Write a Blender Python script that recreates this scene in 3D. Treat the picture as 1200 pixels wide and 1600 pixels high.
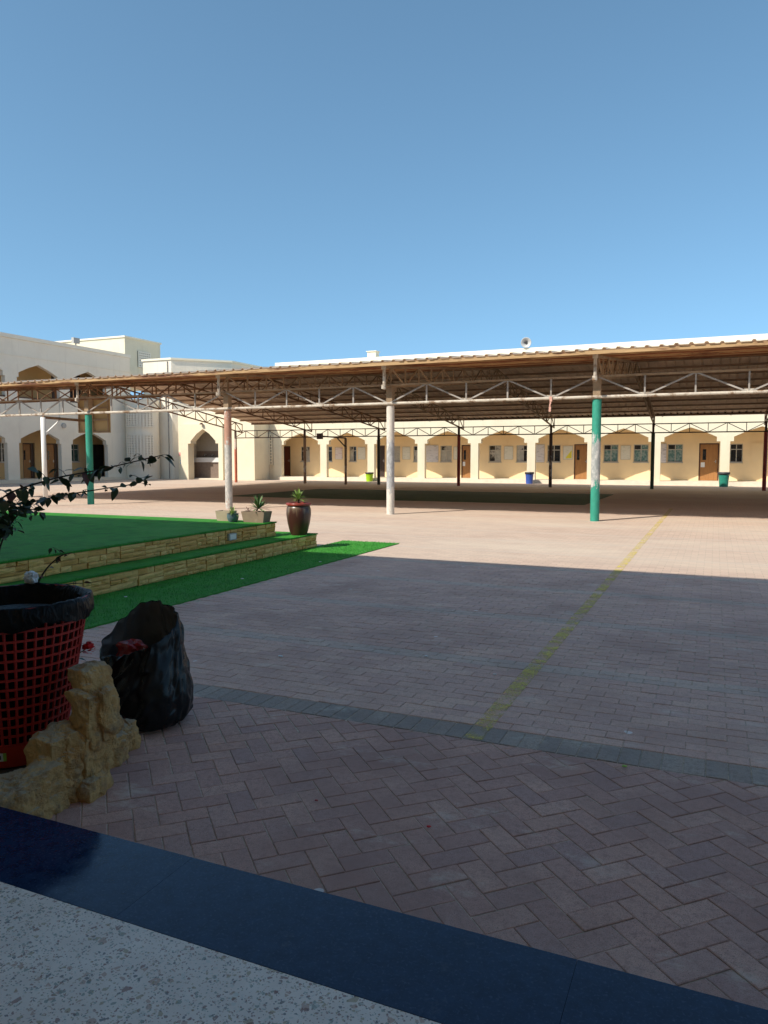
import bpy, bmesh, math, random
from mathutils import Vector, Matrix, noise
R = random.Random(11)
for o in list(bpy.data.objects): bpy.data.objects.remove(o)
SC = bpy.context.scene
COL = SC.collection

# ------------------------------------------------------------------ camera, sky, sun, exposure
cam = bpy.data.cameras.new('camera'); camo = bpy.data.objects.new('camera', cam); COL.objects.link(camo)
cam.sensor_fit = 'HORIZONTAL'; cam.sensor_width = 36; cam.lens = 35.1
cam.clip_start = 0.05; cam.clip_end = 3000
camo.location = (0, 0, 1.5)
camo.rotation_euler = (math.radians(90 - 4.155), 0, math.radians(23.825))
SC.camera = camo
SC.render.resolution_x = 768; SC.render.resolution_y = 1024

SUN = Vector((-0.59, -1.0, 1.145)).normalized()            # towards the sun
w = bpy.data.worlds.new('World'); SC.world = w; w.use_nodes = True
nt = w.node_tree; nt.nodes.clear()
sky = nt.nodes.new('ShaderNodeTexSky'); sky.sky_type = 'NISHITA'; sky.sun_disc = False
sky.sun_elevation = math.asin(SUN.z); sky.sun_rotation = math.atan2(SUN.x, SUN.y)
sky.altitude = 0; sky.air_density = 0.62; sky.dust_density = 0.5; sky.ozone_density = 2.8
bg = nt.nodes.new('ShaderNodeBackground'); bg.inputs[1].default_value = 0.145
wo = nt.nodes.new('ShaderNodeOutputWorld')
tint = nt.nodes.new('ShaderNodeMix'); tint.data_type = 'RGBA'; tint.blend_type = 'MULTIPLY'; tint.inputs[0].default_value = 1; tint.inputs[7].default_value = (1.03, 1.21, 1.02, 1)
tcw = nt.nodes.new('ShaderNodeTexCoord'); mpw = nt.nodes.new('ShaderNodeMapping'); mpw.inputs['Location'].default_value = (0, 0, .13); mpw.inputs['Scale'].default_value = (1, 1, .78)
nmw = nt.nodes.new('ShaderNodeVectorMath'); nmw.operation = 'NORMALIZE'     # a clear, evenly blue dry-air sky: softer brightening at the horizon
nt.links.new(tcw.outputs['Generated'], mpw.inputs[0]); nt.links.new(mpw.outputs[0], nmw.inputs[0]); nt.links.new(nmw.outputs[0], sky.inputs[0])
nt.links.new(sky.outputs[0], tint.inputs[6]); nt.links.new(tint.outputs[2], bg.inputs[0]); nt.links.new(bg.outputs[0], wo.inputs[0])
sl = bpy.data.lights.new('sun', 'SUN'); sl.energy = 3.5; sl.angle = math.radians(0.5); sl.color = (1.0, 0.93, 0.82)
slo = bpy.data.objects.new('sun', sl); COL.objects.link(slo)
slo.location = (-20, -30, 40); slo.rotation_euler = (-SUN).to_track_quat('-Z', 'Y').to_euler()
vs = SC.view_settings; vs.view_transform = 'Standard'; vs.look = 'None'; vs.exposure = 0.62; vs.gamma = 1.0; vs.use_curve_mapping = False
SC.render.engine = 'CYCLES'
SC.cycles.max_bounces = 8; SC.cycles.diffuse_bounces = 5

# ------------------------------------------------------------------ helpers
WL = {}
def wl(o): return WL.get(o.name, Vector((0, 0, 0))) if o else Vector((0, 0, 0))
def tag(o, label=None, cat=None, group=None, kind=None):
    if label: o['label'] = label
    if cat: o['category'] = cat
    if group: o['group'] = group
    if kind: o['kind'] = kind
    return o
def thing(name, label, cat, loc=(0, 0, 0), group=None):
    o = bpy.data.objects.new(name, None); COL.objects.link(o); o.empty_display_size = .1
    o.location = loc; WL[o.name] = Vector(loc)
    return tag(o, label, cat, group)
def place(name, mesh, parent, loc, rot=(0, 0, 0), scale=None, mat=None):
    """an object that shares mesh data, placed in world coordinates under its parent"""
    o = bpy.data.objects.new(name, mesh); COL.objects.link(o)
    p = wl(parent)
    if parent: o.parent = parent
    o.location = Vector(loc) - p; o.rotation_euler = rot
    if scale: o.scale = scale
    if mat:
        o.material_slots[0].link = 'OBJECT'; o.material_slots[0].material = mat
    WL[o.name] = Vector(loc)
    return o
def perp(d):
    d = d.normalized(); u = Vector((0, 0, 1))
    if abs(d.z) > .95: u = Vector((0, 1, 0))
    a = d.cross(u).normalized(); b = a.cross(d).normalized()
    return a, b
class MB:
    def __init__(s): s.v = []; s.f = []
    def add(s, vs_, fs):
        n = len(s.v); s.v += [tuple(x) for x in vs_]; s.f += [tuple(n + i for i in f) for f in fs]; return s
    def box(s, x0, x1, y0, y1, z0, z1):
        return s.add([(x0,y0,z0),(x1,y0,z0),(x1,y1,z0),(x0,y1,z0),(x0,y0,z1),(x1,y0,z1),(x1,y1,z1),(x0,y1,z1)],
                     [(0,3,2,1),(4,5,6,7),(0,1,5,4),(1,2,6,5),(2,3,7,6),(3,0,4,7)])
    def mbox(s, m, a0, a1, z0, z1, d0, d1):
        """box in wall coordinates (along, height, depth) mapped by m"""
        P = [m(a, z, d) for d in (d0, d1) for (a, z) in ((a0,z0),(a1,z0),(a1,z1),(a0,z1))]
        return s.add(P, [(0,1,2,3),(4,7,6,5),(0,4,5,1),(1,5,6,2),(2,6,7,3),(3,7,4,0)])
    def beam(s, p, q, wd, h=None):
        p = Vector(p); q = Vector(q); h = h or wd; a, b = perp(q - p); a = a*wd/2; b = b*h/2
        return s.add([p-a-b, p+a-b, p+a+b, p-a+b, q-a-b, q+a-b, q+a+b, q-a+b],
                     [(0,1,2,3),(7,6,5,4),(0,4,5,1),(1,5,6,2),(2,6,7,3),(3,7,4,0)])
    def tube(s, pts, r, n=8, cap=True):
        pts = [Vector(p) for p in pts]; m = len(pts); rr = r if isinstance(r, (list, tuple)) else [r]*m
        base = len(s.v); a0 = None
        for i, p in enumerate(pts):
            d = pts[min(i+1, m-1)] - pts[max(i-1, 0)]
            if a0 is None: a, b = perp(d)
            else:
                a = (a0 - d.normalized()*a0.dot(d.normalized())); a = a.normalized() if a.length > 1e-6 else perp(d)[0]
                b = a.cross(d.normalized())
            a0 = a
            for k in range(n):
                t = 2*math.pi*k/n; s.v.append(tuple(p + (a*math.cos(t) + b*math.sin(t))*rr[i]))
        for i in range(m-1):
            for k in range(n):
                k2 = (k+1) % n
                s.f.append((base+i*n+k, base+i*n+k2, base+(i+1)*n+k2, base+(i+1)*n+k))
        if cap:
            s.f.append(tuple(base+k for k in range(n))); s.f.append(tuple(base+(m-1)*n+k for k in range(n)))
        return s
    def lathe(s, prof, c=(0,0,0), n=24, caps=(True, True)):
        base = len(s.v); c = Vector(c)
        for (r, z) in prof:
            for k in range(n):
                t = 2*math.pi*k/n; s.v.append((c.x+r*math.cos(t), c.y+r*math.sin(t), c.z+z))
        for i in range(len(prof)-1):
            for k in range(n):
                k2 = (k+1) % n
                s.f.append((base+i*n+k, base+i*n+k2, base+(i+1)*n+k2, base+(i+1)*n+k))
        if caps[0]: s.f.append(tuple(base+k for k in range(n)))
        if caps[1]: s.f.append(tuple(base+(len(prof)-1)*n+k for k in range(n)))
        return s
    def prism(s, poly, m, d0, d1):
        n = len(poly)
        P = [m(a, z, d0) for a, z in poly] + [m(a, z, d1) for a, z in poly]
        F = [tuple(range(n)), tuple(range(2*n-1, n-1, -1))]
        for i in range(n):
            j = (i+1) % n; F.append((i, i+n, j+n, j))
        return s.add(P, F)
    def plan(s, poly, z0, z1):
        return s.prism(poly, lambda a, b, d: (a, b, d), z0, z1)
    def mesh(s, name, mat, smooth=False, off=Vector((0,0,0)), fix=True):
        me = bpy.data.meshes.new(name)
        me.from_pydata([(v[0]-off.x, v[1]-off.y, v[2]-off.z) for v in s.v], [], s.f)
        if fix:
            b = bmesh.new(); b.from_mesh(me); bmesh.ops.recalc_face_normals(b, faces=b.faces); b.to_mesh(me); b.free()
        if mat: me.materials.append(mat)
        if smooth:
            for p in me.polygons: p.use_smooth = True
        return me
    def build(s, name, mat, parent=None, smooth=False, fix=True, loc=None):
        base = wl(parent) if parent else Vector(loc or (0, 0, 0))
        me = s.mesh(name, mat, smooth, base, fix)
        o = bpy.data.objects.new(name, me); COL.objects.link(o)
        if parent: o.parent = parent; WL[o.name] = base
        else: o.location = base; WL[o.name] = base
        return o
def smooth_angle(o, deg=40):
    me = o.data
    for p in me.polygons: p.use_smooth = True
    b = bmesh.new(); b.from_mesh(me)
    for e in b.edges:
        if len(e.link_faces) == 2 and e.calc_face_angle(0) > math.radians(deg): e.smooth = False
    b.to_mesh(me); b.free()

# ------------------------------------------------------------------ materials
def newmat(name):
    m = bpy.data.materials.new(name); m.use_nodes = True; t = m.node_tree
    return m, t, t.nodes['Principled BSDF'], t.links
def lerp_col(t, a, b, fac, kind='MIX'):
    n = t.nodes.new('ShaderNodeMix'); n.data_type = 'RGBA'; n.blend_type = kind; n.clamp_result = False
    for sock, val in ((n.inputs[6], a), (n.inputs[7], b), (n.inputs[0], fac)):
        if hasattr(val, 'is_linked') or isinstance(val, bpy.types.NodeSocket): t.links.new(val, sock)
        elif isinstance(val, (int, float)): sock.default_value = val
        else: sock.default_value = (*val, 1)
    return n.outputs[2]
def ramp(t, fac, lo, hi):
    n = t.nodes.new('ShaderNodeMapRange'); n.inputs[1].default_value = lo; n.inputs[2].default_value = hi
    n.clamp = True; t.links.new(fac, n.inputs[0]); return n.outputs[0]
def math_(t, op, a, b=None):
    n = t.nodes.new('ShaderNodeMath'); n.operation = op
    for i, x in enumerate((a, b)):
        if x is None: continue
        if isinstance(x, bpy.types.NodeSocket): t.links.new(x, n.inputs[i])
        else: n.inputs[i].default_value = x
    return n.outputs[0]
def noise_(t, scale, detail=4, vec=None, rough=.55, stretch=None):
    n = t.nodes.new('ShaderNodeTexNoise'); n.inputs['Scale'].default_value = scale; n.inputs['Detail'].default_value = detail
    n.inputs['Roughness'].default_value = rough
    if vec is None: vec = pos_(t)
    if stretch:
        mp = t.nodes.new('ShaderNodeMapping'); mp.inputs['Scale'].default_value = stretch; t.links.new(vec, mp.inputs[0]); vec = mp.outputs[0]
    t.links.new(vec, n.inputs['Vector']); return n.outputs[0]
def pos_(t):
    return t.nodes.new('ShaderNodeNewGeometry').outputs['Position']
def bump_(t, bsdf, h, strength, dist=.01):
    n = t.nodes.new('ShaderNodeBump'); n.inputs['Strength'].default_value = strength; n.inputs['Distance'].default_value = dist
    t.links.new(h, n.inputs['Height']); t.links.new(n.outputs[0], bsdf.inputs['Normal'])
def mat(name, col, rough=.8, var=.15, scale=6, stain=None, sscale=1.5, slo_=.55, shi=.75, bump=0, bscale=60, metal=0, spec=.4, stretch=None, coat=0):
    m, t, b, L = newmat(name)
    n1 = noise_(t, scale, 5, stretch=stretch)
    c = lerp_col(t, [x*(1-var) for x in col], [min(1, x*(1+var)) for x in col], ramp(t, n1, .3, .7))
    if stain is not None:
        c = lerp_col(t, c, stain, ramp(t, noise_(t, sscale, 6, stretch=stretch, rough=.65), slo_, shi))
    L.new(c, b.inputs['Base Color']); b.inputs['Roughness'].default_value = rough; b.inputs['Metallic'].default_value = metal
    b.inputs['Specular IOR Level'].default_value = spec; b.inputs['Coat Weight'].default_value = coat
    if bump: bump_(t, b, noise_(t, bscale, 6, rough=.7), bump, .01)
    return m

def brick_like(name, cols, mul=1.0, island=True):
    """paver: tone differs from paver to paver, gritty face, worn dusty patches and pale droppings"""
    m, t, b, L = newmat(name)
    oi = t.nodes.new('ShaderNodeObjectInfo'); ge = t.nodes.new('ShaderNodeNewGeometry')
    rnd = math_(t, 'FRACT', math_(t, 'ADD', math_(t, 'MULTIPLY', oi.outputs['Random'], 7.13), math_(t, 'MULTIPLY', ge.outputs['Random Per Island'], 3.7)))
    cr = t.nodes.new('ShaderNodeValToRGB'); L.new(rnd, cr.inputs[0])
    e = cr.color_ramp.elements; e[0].position = 0; e[0].color = (*cols[0], 1); e[1].position = 1; e[1].color = (*cols[-1], 1)
    for i, c in enumerate(cols[1:-1]): el = e.new((i+1)/(len(cols)-1)); el.color = (*c, 1)
    c = cr.outputs[0]
    g = noise_(t, 260, 3, rough=.7)
    c = lerp_col(t, c, (.55, .50, .46), math_(t, 'MULTIPLY', ramp(t, g, .55, .70), .6))
    c = lerp_col(t, c, (.07, .05, .045), math_(t, 'MULTIPLY', ramp(t, noise_(t, 300, 2, rough=.6), .55, .68), .75))
    c = lerp_col(t, c, [x*.6 for x in cols[1]], math_(t, 'MULTIPLY', ramp(t, noise_(t, 34, 5, rough=.75), .48, .70), .7))
    big = noise_(t, 1.1, 5, rough=.6)
    c = lerp_col(t, c, [x*.70 for x in cols[1]], ramp(t, big, .45, .7))
    c = lerp_col(t, c, (.80, .70, .60), math_(t, 'MULTIPLY', ramp(t, noise_(t, 2.6, 7, rough=.75, stretch=(.7, 1.3, 1)), .57, .72), .5))
    vo = t.nodes.new('ShaderNodeTexVoronoi'); vo.inputs['Scale'].default_value = 3.6; vo.inputs['Randomness'].default_value = 1
    pz = t.nodes.new('ShaderNodeMapping'); pz.inputs['Scale'].default_value = (1, 1, 0); L.new(pos_(t), pz.inputs[0])
    wob = t.nodes.new('ShaderNodeMix'); wob.data_type = 'VECTOR'; wob.inputs[0].default_value = .018
    nz = t.nodes.new('ShaderNodeTexNoise'); nz.inputs['Scale'].default_value = 30; L.new(pz.outputs[0], nz.inputs['Vector'])
    L.new(pz.outputs[0], wob.inputs[4]); L.new(nz.outputs[1], wob.inputs[5]); L.new(wob.outputs[1], vo.inputs['Vector'])
    sp = t.nodes.new('ShaderNodeSeparateColor'); L.new(vo.outputs['Color'], sp.inputs[0])
    spot = math_(t, 'MULTIPLY', math_(t, 'LESS_THAN', vo.outputs['Distance'], math_(t, 'MULTIPLY', sp.outputs[1], .085)), math_(t, 'GREATER_THAN', sp.outputs[0], .55))
    c = lerp_col(t, c, (.92, .92, .92), math_(t, 'MULTIPLY', spot, .6))
    if mul != 1: c = lerp_col(t, c, (mul, mul, mul), 1.0, 'MULTIPLY')
    L.new(c, b.inputs['Base Color']); b.inputs['Roughness'].default_value = .78; b.inputs['Specular IOR Level'].default_value = .35
    bump_(t, b, math_(t, 'ADD', noise_(t, 240, 3, rough=.8), noise_(t, 30, 3)), .55, .0025)
    return m
RED = [(.64,.37,.30), (.55,.315,.265), (.70,.42,.335), (.51,.31,.275), (.64,.37,.29)]
M = {}
M['brick'] = brick_like('red_paver', RED)
M['row_brick'] = brick_like('shade_lifted_red_paver', [(.77,.49,.40), (.69,.43,.355), (.80,.53,.42), (.67,.42,.36), (.76,.485,.385)])  # yard pavers recoloured lighter and redder to offset the building's shade
M['grey_brick'] = brick_like('grey_paver', [(.42,.325,.275), (.35,.28,.245), (.47,.37,.31), (.38,.30,.26)])
M['band_brick'] = brick_like('faded_grey_paver', [(.68,.48,.40), (.62,.455,.385), (.72,.52,.425), (.65,.47,.395)])

def far_paving():
    m, t, b, L = newmat('yard_pavers')
    br = t.nodes.new('ShaderNodeTexBrick'); L.new(pos_(t), br.inputs['Vector'])
    br.inputs['Scale'].default_value = 1; br.inputs['Brick Width'].default_value = .2; br.inputs['Row Height'].default_value = .1
    br.inputs['Mortar Size'].default_value = .004; br.inputs['Mortar Smooth'].default_value = .2; br.offset = .5
    br.inputs['Color1'].default_value = (.58, .435, .34, 1); br.inputs['Color2'].default_value = (.50, .37, .295, 1); br.inputs['Mortar'].default_value = (.34, .27, .21, 1)
    c = lerp_col(t, br.outputs[0], (.61, .52, .415), math_(t, 'MULTIPLY', ramp(t, noise_(t, .55, 6, rough=.65, stretch=(.35, 1, 1)), .42, .68), .6))
    c = lerp_col(t, c, (.42, .315, .26), math_(t, 'MULTIPLY', ramp(t, noise_(t, .9, 6, rough=.7, stretch=(.25, 1.6, 1)), .56, .72), .5))
    # faded grey paver bands across the yard
    sx = t.nodes.new('ShaderNodeSeparateXYZ'); L.new(pos_(t), sx.inputs[0])
    fy = math_(t, 'FRACT', math_(t, 'DIVIDE', math_(t, 'SUBTRACT', sx.outputs[1], 5.17), 1.6))
    c = lerp_col(t, c, (.52, .44, .37), math_(t, 'MULTIPLY', math_(t, 'LESS_THAN', fy, .125), .4))
    L.new(c, b.inputs['Base Color']); b.inputs['Roughness'].default_value = .85; b.inputs['Specular IOR Level'].default_value = .25
    bump_(t, b, br.outputs[1], -.3, .004)
    return m
M['yard'] = far_paving()
M['joint'] = mat('joint_sand', (.50, .40, .31), .95, .35, 40, bump=.4, bscale=300)
M['earth'] = mat('desert_ground', (.50, .41, .31), .95, .2, .3)
M['soil'] = mat('dark_soil', (.075, .055, .04), .95, .4, 25, bump=.8, bscale=60)

def turf(name, col):
    m, t, b, L = newmat(name)
    n1 = noise_(t, 420, 2, rough=.8); n2 = noise_(t, 5, 5)
    c = lerp_col(t, [x*.45 for x in col], [x*1.5 for x in col], ramp(t, n1, .35, .66))
    c = lerp_col(t, c, [x*.68 for x in col], ramp(t, n2, .45, .65))
    c = lerp_col(t, c, (col[0]*1.9, col[1]*1.12, col[2]*1.9), math_(t, 'MULTIPLY', ramp(t, noise_(t, .9, 6, rough=.7, stretch=(1, .6, 1)), .48, .66), .6))
    L.new(c, b.inputs['Base Color']); b.inputs['Roughness'].default_value = .75; b.inputs['Specular IOR Level'].default_value = .3
    bump_(t, b, n1, 1.0, .008)
    return m
M['turf'] = turf('green_artificial_turf', (.05, .30, .030))
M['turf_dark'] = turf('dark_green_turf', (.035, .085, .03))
M['blade'] = mat('turf_blade', (.05, .31, .035), .6, .3, 30)

def terrazzo():
    m, t, b, L = newmat('terrazzo')
    c = lerp_col(t, (.78, .66, .585), (.87, .76, .68), ramp(t, noise_(t, 9, 5), .35, .65))
    for sc, thr, key in ((42, .11, .06), (72, .10, .11), (125, .09, .17), (230, .08, .22)):
        vo = t.nodes.new('ShaderNodeTexVoronoi'); vo.inputs['Scale'].default_value = sc; L.new(pos_(t), vo.inputs['Vector'])
        ve = t.nodes.new('ShaderNodeTexVoronoi'); ve.feature = 'DISTANCE_TO_EDGE'; ve.inputs['Scale'].default_value = sc; L.new(pos_(t), ve.inputs['Vector'])
        sp = t.nodes.new('ShaderNodeSeparateColor'); L.new(vo.outputs['Color'], sp.inputs[0])
        cr = t.nodes.new('ShaderNodeValToRGB'); L.new(sp.outputs[2], cr.inputs[0]); e = cr.color_ramp.elements
        cr.color_ramp.interpolation = 'CONSTANT'
        e[0].position = 0; e[0].color = (.26, .10, .07, 1); e[1].position = .9; e[1].color = (.08, .075, .085, 1)
        for p_, cc in ((.16, (.42, .31, .17)), (.34, (.50, .30, .22)), (.52, (.66, .62, .56)), (.72, (.24, .27, .22))): e.new(p_).color = (*cc, 1)
        fac = math_(t, 'MULTIPLY', math_(t, 'GREATER_THAN', ve.outputs['Distance'], thr), math_(t, 'LESS_THAN', sp.outputs[0], key))
        c = lerp_col(t, c, cr.outputs[0], math_(t, 'MULTIPLY', fac, .75))
    L.new(c, b.inputs['Base Color']); b.inputs['Roughness'].default_value = .38
    return m
M['terrazzo'] = terrazzo()
def navy():
    m, t, b, L = newmat('navy_polished_stone')
    c = lerp_col(t, (.006, .017, .05), (.014, .034, .085), ramp(t, noise_(t, 22, 6, rough=.7), .35, .65))
    c = lerp_col(t, c, (.07, .10, .17), math_(t, 'MULTIPLY', ramp(t, noise_(t, 110, 4), .55, .70), .5))
    c = lerp_col(t, c, (.16, .17, .20), math_(t, 'MULTIPLY', ramp(t, noise_(t, 6, 8, rough=.8), .58, .74), .35))
    L.new(c, b.inputs['Base Color'])
    rr = ramp(t, noise_(t, 14, 6, rough=.7), .3, .8); mr = t.nodes.new('ShaderNodeMapRange'); L.new(rr, mr.inputs[0]); mr.inputs[3].default_value = .05; mr.inputs[4].default_value = .22
    L.new(mr.outputs[0], b.inputs['Roughness']); b.inputs['Specular IOR Level'].default_value = .33
    bump_(t, b, noise_(t, 60, 3), .03, .003)
    return m
M['navy'] = navy()
def plaster(name, col, stain, streak):
    m, t, b, L = newmat(name)
    c = lerp_col(t, [x*.96 for x in col], col, ramp(t, noise_(t, 1.2, 5), .3, .7))
    c = lerp_col(t, c, stain, math_(t, 'MULTIPLY', ramp(t, noise_(t, .7, 7, rough=.7), .5, .75), .8))
    c = lerp_col(t, c, streak, math_(t, 'MULTIPLY', ramp(t, noise_(t, 3.5, 6, rough=.65, stretch=(1, 1, .07)), .56, .74), .55))
    c = lerp_col(t, c, [x*.9 for x in stain], math_(t, 'MULTIPLY', ramp(t, noise_(t, 9, 6, rough=.7), .62, .72), .4))
    L.new(c, b.inputs['Base Color']); b.inputs['Roughness'].default_value = .9; b.inputs['Specular IOR Level'].default_value = .25
    bump_(t, b, noise_(t, 40, 5, rough=.7), .12, .01)
    return m
M['cream'] = plaster('cream_plaster', (.80, .71, .53), (.70, .60, .44), (.62, .53, .40))
M['white_wall'] = plaster('off_white_plaster', (.84, .765, .64), (.75, .67, .55), (.64, .57, .48))
M['ochre'] = mat('ochre_plaster', (.62, .42, .21), .9, .05, 1.5, stain=(.56, .38, .20), sscale=1, bump=.1, bscale=40)
M['tan_wall'] = mat('tan_corridor_plaster', (.88, .67, .41), .9, .05, 1.2, stain=(.82, .61, .37), sscale=.9)
M['coping'] = mat('coping_plaster', (.84, .77, .61), .85, .04, 2)
M['floor_tile'] = mat('pale_floor', (.74, .66, .53), .7, .08, 3)
M['dark_in'] = mat('interior_shade', (.03, .026, .022), .9, .2, 3)  # near-black colour standing in for shade behind holes and doorway
M['ceil'] = mat('corridor_ceiling', (.78, .72, .60), .9, .05, 2)
M['alu'] = mat('window_aluminium', (.50, .47, .42), .45, .08, 8, metal=.3)
M['door'] = mat('brown_wood_door', (.36, .17, .06), .45, .14, 3, stretch=(8, 8, .8))
M['door_red'] = mat('dark_red_door', (.16, .045, .03), .45, .15, 3, stretch=(8, 8, .8))
M['door_dark'] = mat('dark_leaf_and_void', (.05, .03, .025), .5, .2, 4)
M['frame_dark'] = mat('dark_door_frame', (.085, .035, .022), .5, .15, 8)
M['steel'] = mat('steel', (.55, .55, .55), .35, .1, 10, metal=.8)
def pane(name, a, b_, sc, rough=.12):
    m, t, b, L = newmat(name)
    c = lerp_col(t, a, b_, ramp(t, noise_(t, sc, 3), .42, .58)); L.new(c, b.inputs['Base Color'])
    b.inputs['Roughness'].default_value = rough; b.inputs['Specular IOR Level'].default_value = .6
    return m
M['pane_teal'] = pane('teal_curtained_glass', (.10, .20, .20), (.28, .36, .34), 9)
M['pane_pale'] = pane('pale_curtained_glass', (.42, .40, .36), (.55, .52, .47), 4)
M['pane_dark'] = pane('dark_glass', (.012, .012, .014), (.03, .028, .03), 3)
M['pane_mix'] = pane('cluttered_glass', (.02, .02, .025), (.50, .47, .43), 2.6)
M['pane_green'] = pane('green_glass', (.03, .06, .05), (.06, .10, .085), 4)

def poster(name, ink, sc, warm=(.78, .75, .72)):
    m, t, b, L = newmat(name)
    n = noise_(t, sc, 2, stretch=(1, 1, 5))
    c = lerp_col(t, warm, ink, ramp(t, n, .56, .64)); L.new(c, b.inputs['Base Color']); b.inputs['Roughness'].default_value = .5
    return m
M['poster_grey'] = poster('grey_print', (.45, .43, .47), 3.5, (.66, .63, .66))
M['poster_plain'] = poster('plain_print', (.62, .60, .50), 4, (.74, .70, .60))
M['poster_pink'] = poster('pink_print', (.62, .40, .48), 3, (.76, .68, .68))
M['yellow_print'] = mat('yellow_print', (.72, .62, .06), .5, .1, 5)
M['pink_print'] = mat('pink_paint', (.72, .34, .29), .7, .15, 6)
M['blue_print'] = mat('blue_paint', (.22, .40, .62), .7, .25, 5)

def peel(name, paint, under, z0, z1, thr=.5, extra=(.55, .53, .50)):
    """steel pole: paint with its own worn patches, bare in a middle zone"""
    m, t, b, L = newmat(name)
    n1 = noise_(t, 2.6, 7, rough=.7, stretch=(1, 1, .45)); n2 = noise_(t, 11, 6, rough=.75, stretch=(1, 1, .5))
    sz = t.nodes.new('ShaderNodeSeparateXYZ'); L.new(pos_(t), sz.inputs[0])
    up = ramp(t, sz.outputs[2], z0 - .35, z0 + .35); dn = ramp(t, sz.outputs[2], z1 + .35, z1 - .35)
    mid = math_(t, 'MULTIPLY', up, dn)
    f = math_(t, 'ADD', math_(t, 'MULTIPLY', mid, .24), math_(t, 'ADD', math_(t, 'MULTIPLY', n1, .6), math_(t, 'MULTIPLY', n2, .4)))
    fac = ramp(t, f, thr + .10, thr + .14)
    c = lerp_col(t, paint, [x*.8 for x in paint], ramp(t, n2, .4, .6))
    u = lerp_col(t, under, extra, ramp(t, n2, .45, .6))
    L.new(lerp_col(t, c, u, fac), b.inputs['Base Color']); b.inputs['Roughness'].default_value = .6
    bump_(t, b, fac, -.25, .003)
    return m
TEAL = (.03, .30, .21)
M['pole_teal'] = peel('teal_pole_paint', TEAL, (.30, .32, .31), .75, 1.95, .5)
M['pole_teal2'] = peel('teal_pole_paint_sound', TEAL, (.30, .40, .37), .9, 1.9, .66)
M['pole_white'] = peel('white_pole_paint', (.72, .66, .58), (.34, .34, .34), .65, 1.9, .5, (.50, .50, .50))
M['pole_pink'] = peel('faded_red_pole_paint', (.50, .27, .19), (.40, .39, .36), .3, 1.75, .42, (.60, .56, .50))
M['pole_tan'] = peel('tan_pole_paint', (.32, .21, .13), (.40, .30, .21), .4, 1.2, .6)
M['pole_black'] = peel('black_pole_paint', (.022, .025, .02), (.05, .05, .045), 3, 4, .66)
M['pole_red'] = peel('dark_red_pole_paint', (.30, .04, .03), (.22, .09, .07), 3, 4, .68)
M['pole_brown'] = peel('flaked_brown_pole_paint', (.09, .055, .04), (.28, .19, .13), .3, 1.6, .58)
M['pole_dgreen'] = peel('dark_green_pole_paint', (.035, .07, .035), (.06, .08, .05), 3, 4, .68)
M['pole_orange'] = peel('orange_red_pole_paint', (.48, .13, .07), (.62, .50, .40), 1.9, 3.2, .55)
M['rust'] = mat('rusty_steel', (.20, .105, .052), .75, .35, 5, stain=(.31, .20, .11), sscale=2.5, bump=.2, bscale=80)
M['rust_tan'] = mat('dusty_tan_steel', (.30, .21, .13), .7, .25, 5, stain=(.17, .09, .05), sscale=2.5, bump=.15, bscale=80)
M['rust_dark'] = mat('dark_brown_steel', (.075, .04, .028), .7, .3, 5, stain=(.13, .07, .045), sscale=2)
M['white_steel'] = mat('chipped_white_steel', (.52, .465, .39), .6, .16, 6, stain=(.22, .14, .085), sscale=5, slo_=.50, shi=.62)
M['grey_steel'] = mat('dull_grey_steel', (.33, .30, .27), .6, .2, 6, stain=(.18, .12, .08), sscale=4)
M['sheet'] = mat('weathered_roof_sheet', (.70, .56, .43), .7, .15, 1.5, stain=(.50, .37, .28), sscale=1.2, stretch=(1.5, .5, 1))
def purlin_mat():
    m, t, b, L = newmat('rusty_purlin')
    oi = t.nodes.new('ShaderNodeObjectInfo'); cr = t.nodes.new('ShaderNodeValToRGB'); L.new(oi.outputs['Random'], cr.inputs[0]); e = cr.color_ramp.elements
    e[0].color = (.50, .28, .11, 1); e[1].color = (.13, .04, .018, 1); e.new(.25).color = (.20, .07, .025, 1); e.new(.5).color = (.50, .33, .16, 1); e.new(.7).color = (.36, .12, .04, 1)
    c = lerp_col(t, cr.outputs[0], (.14, .045, .02), ramp(t, noise_(t, 2.4, 7, rough=.7, stretch=(.35, 3, 3)), .50, .62))
    c = lerp_col(t, c, (.60, .40, .20), math_(t, 'MULTIPLY', ramp(t, noise_(t, 5, 6, rough=.7, stretch=(.3, 3, 3)), .58, .66), .7))
    L.new(c, b.inputs['Base Color']); b.inputs['Roughness'].default_value = .75
    return m
M['purlin'] = purlin_mat()
M['purlin_back'] = mat('dull_brown_purlin', (.26, .175, .115), .75, .3, 3, stain=(.16, .09, .06), sscale=2, stretch=(.3, 1, 1))

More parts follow.
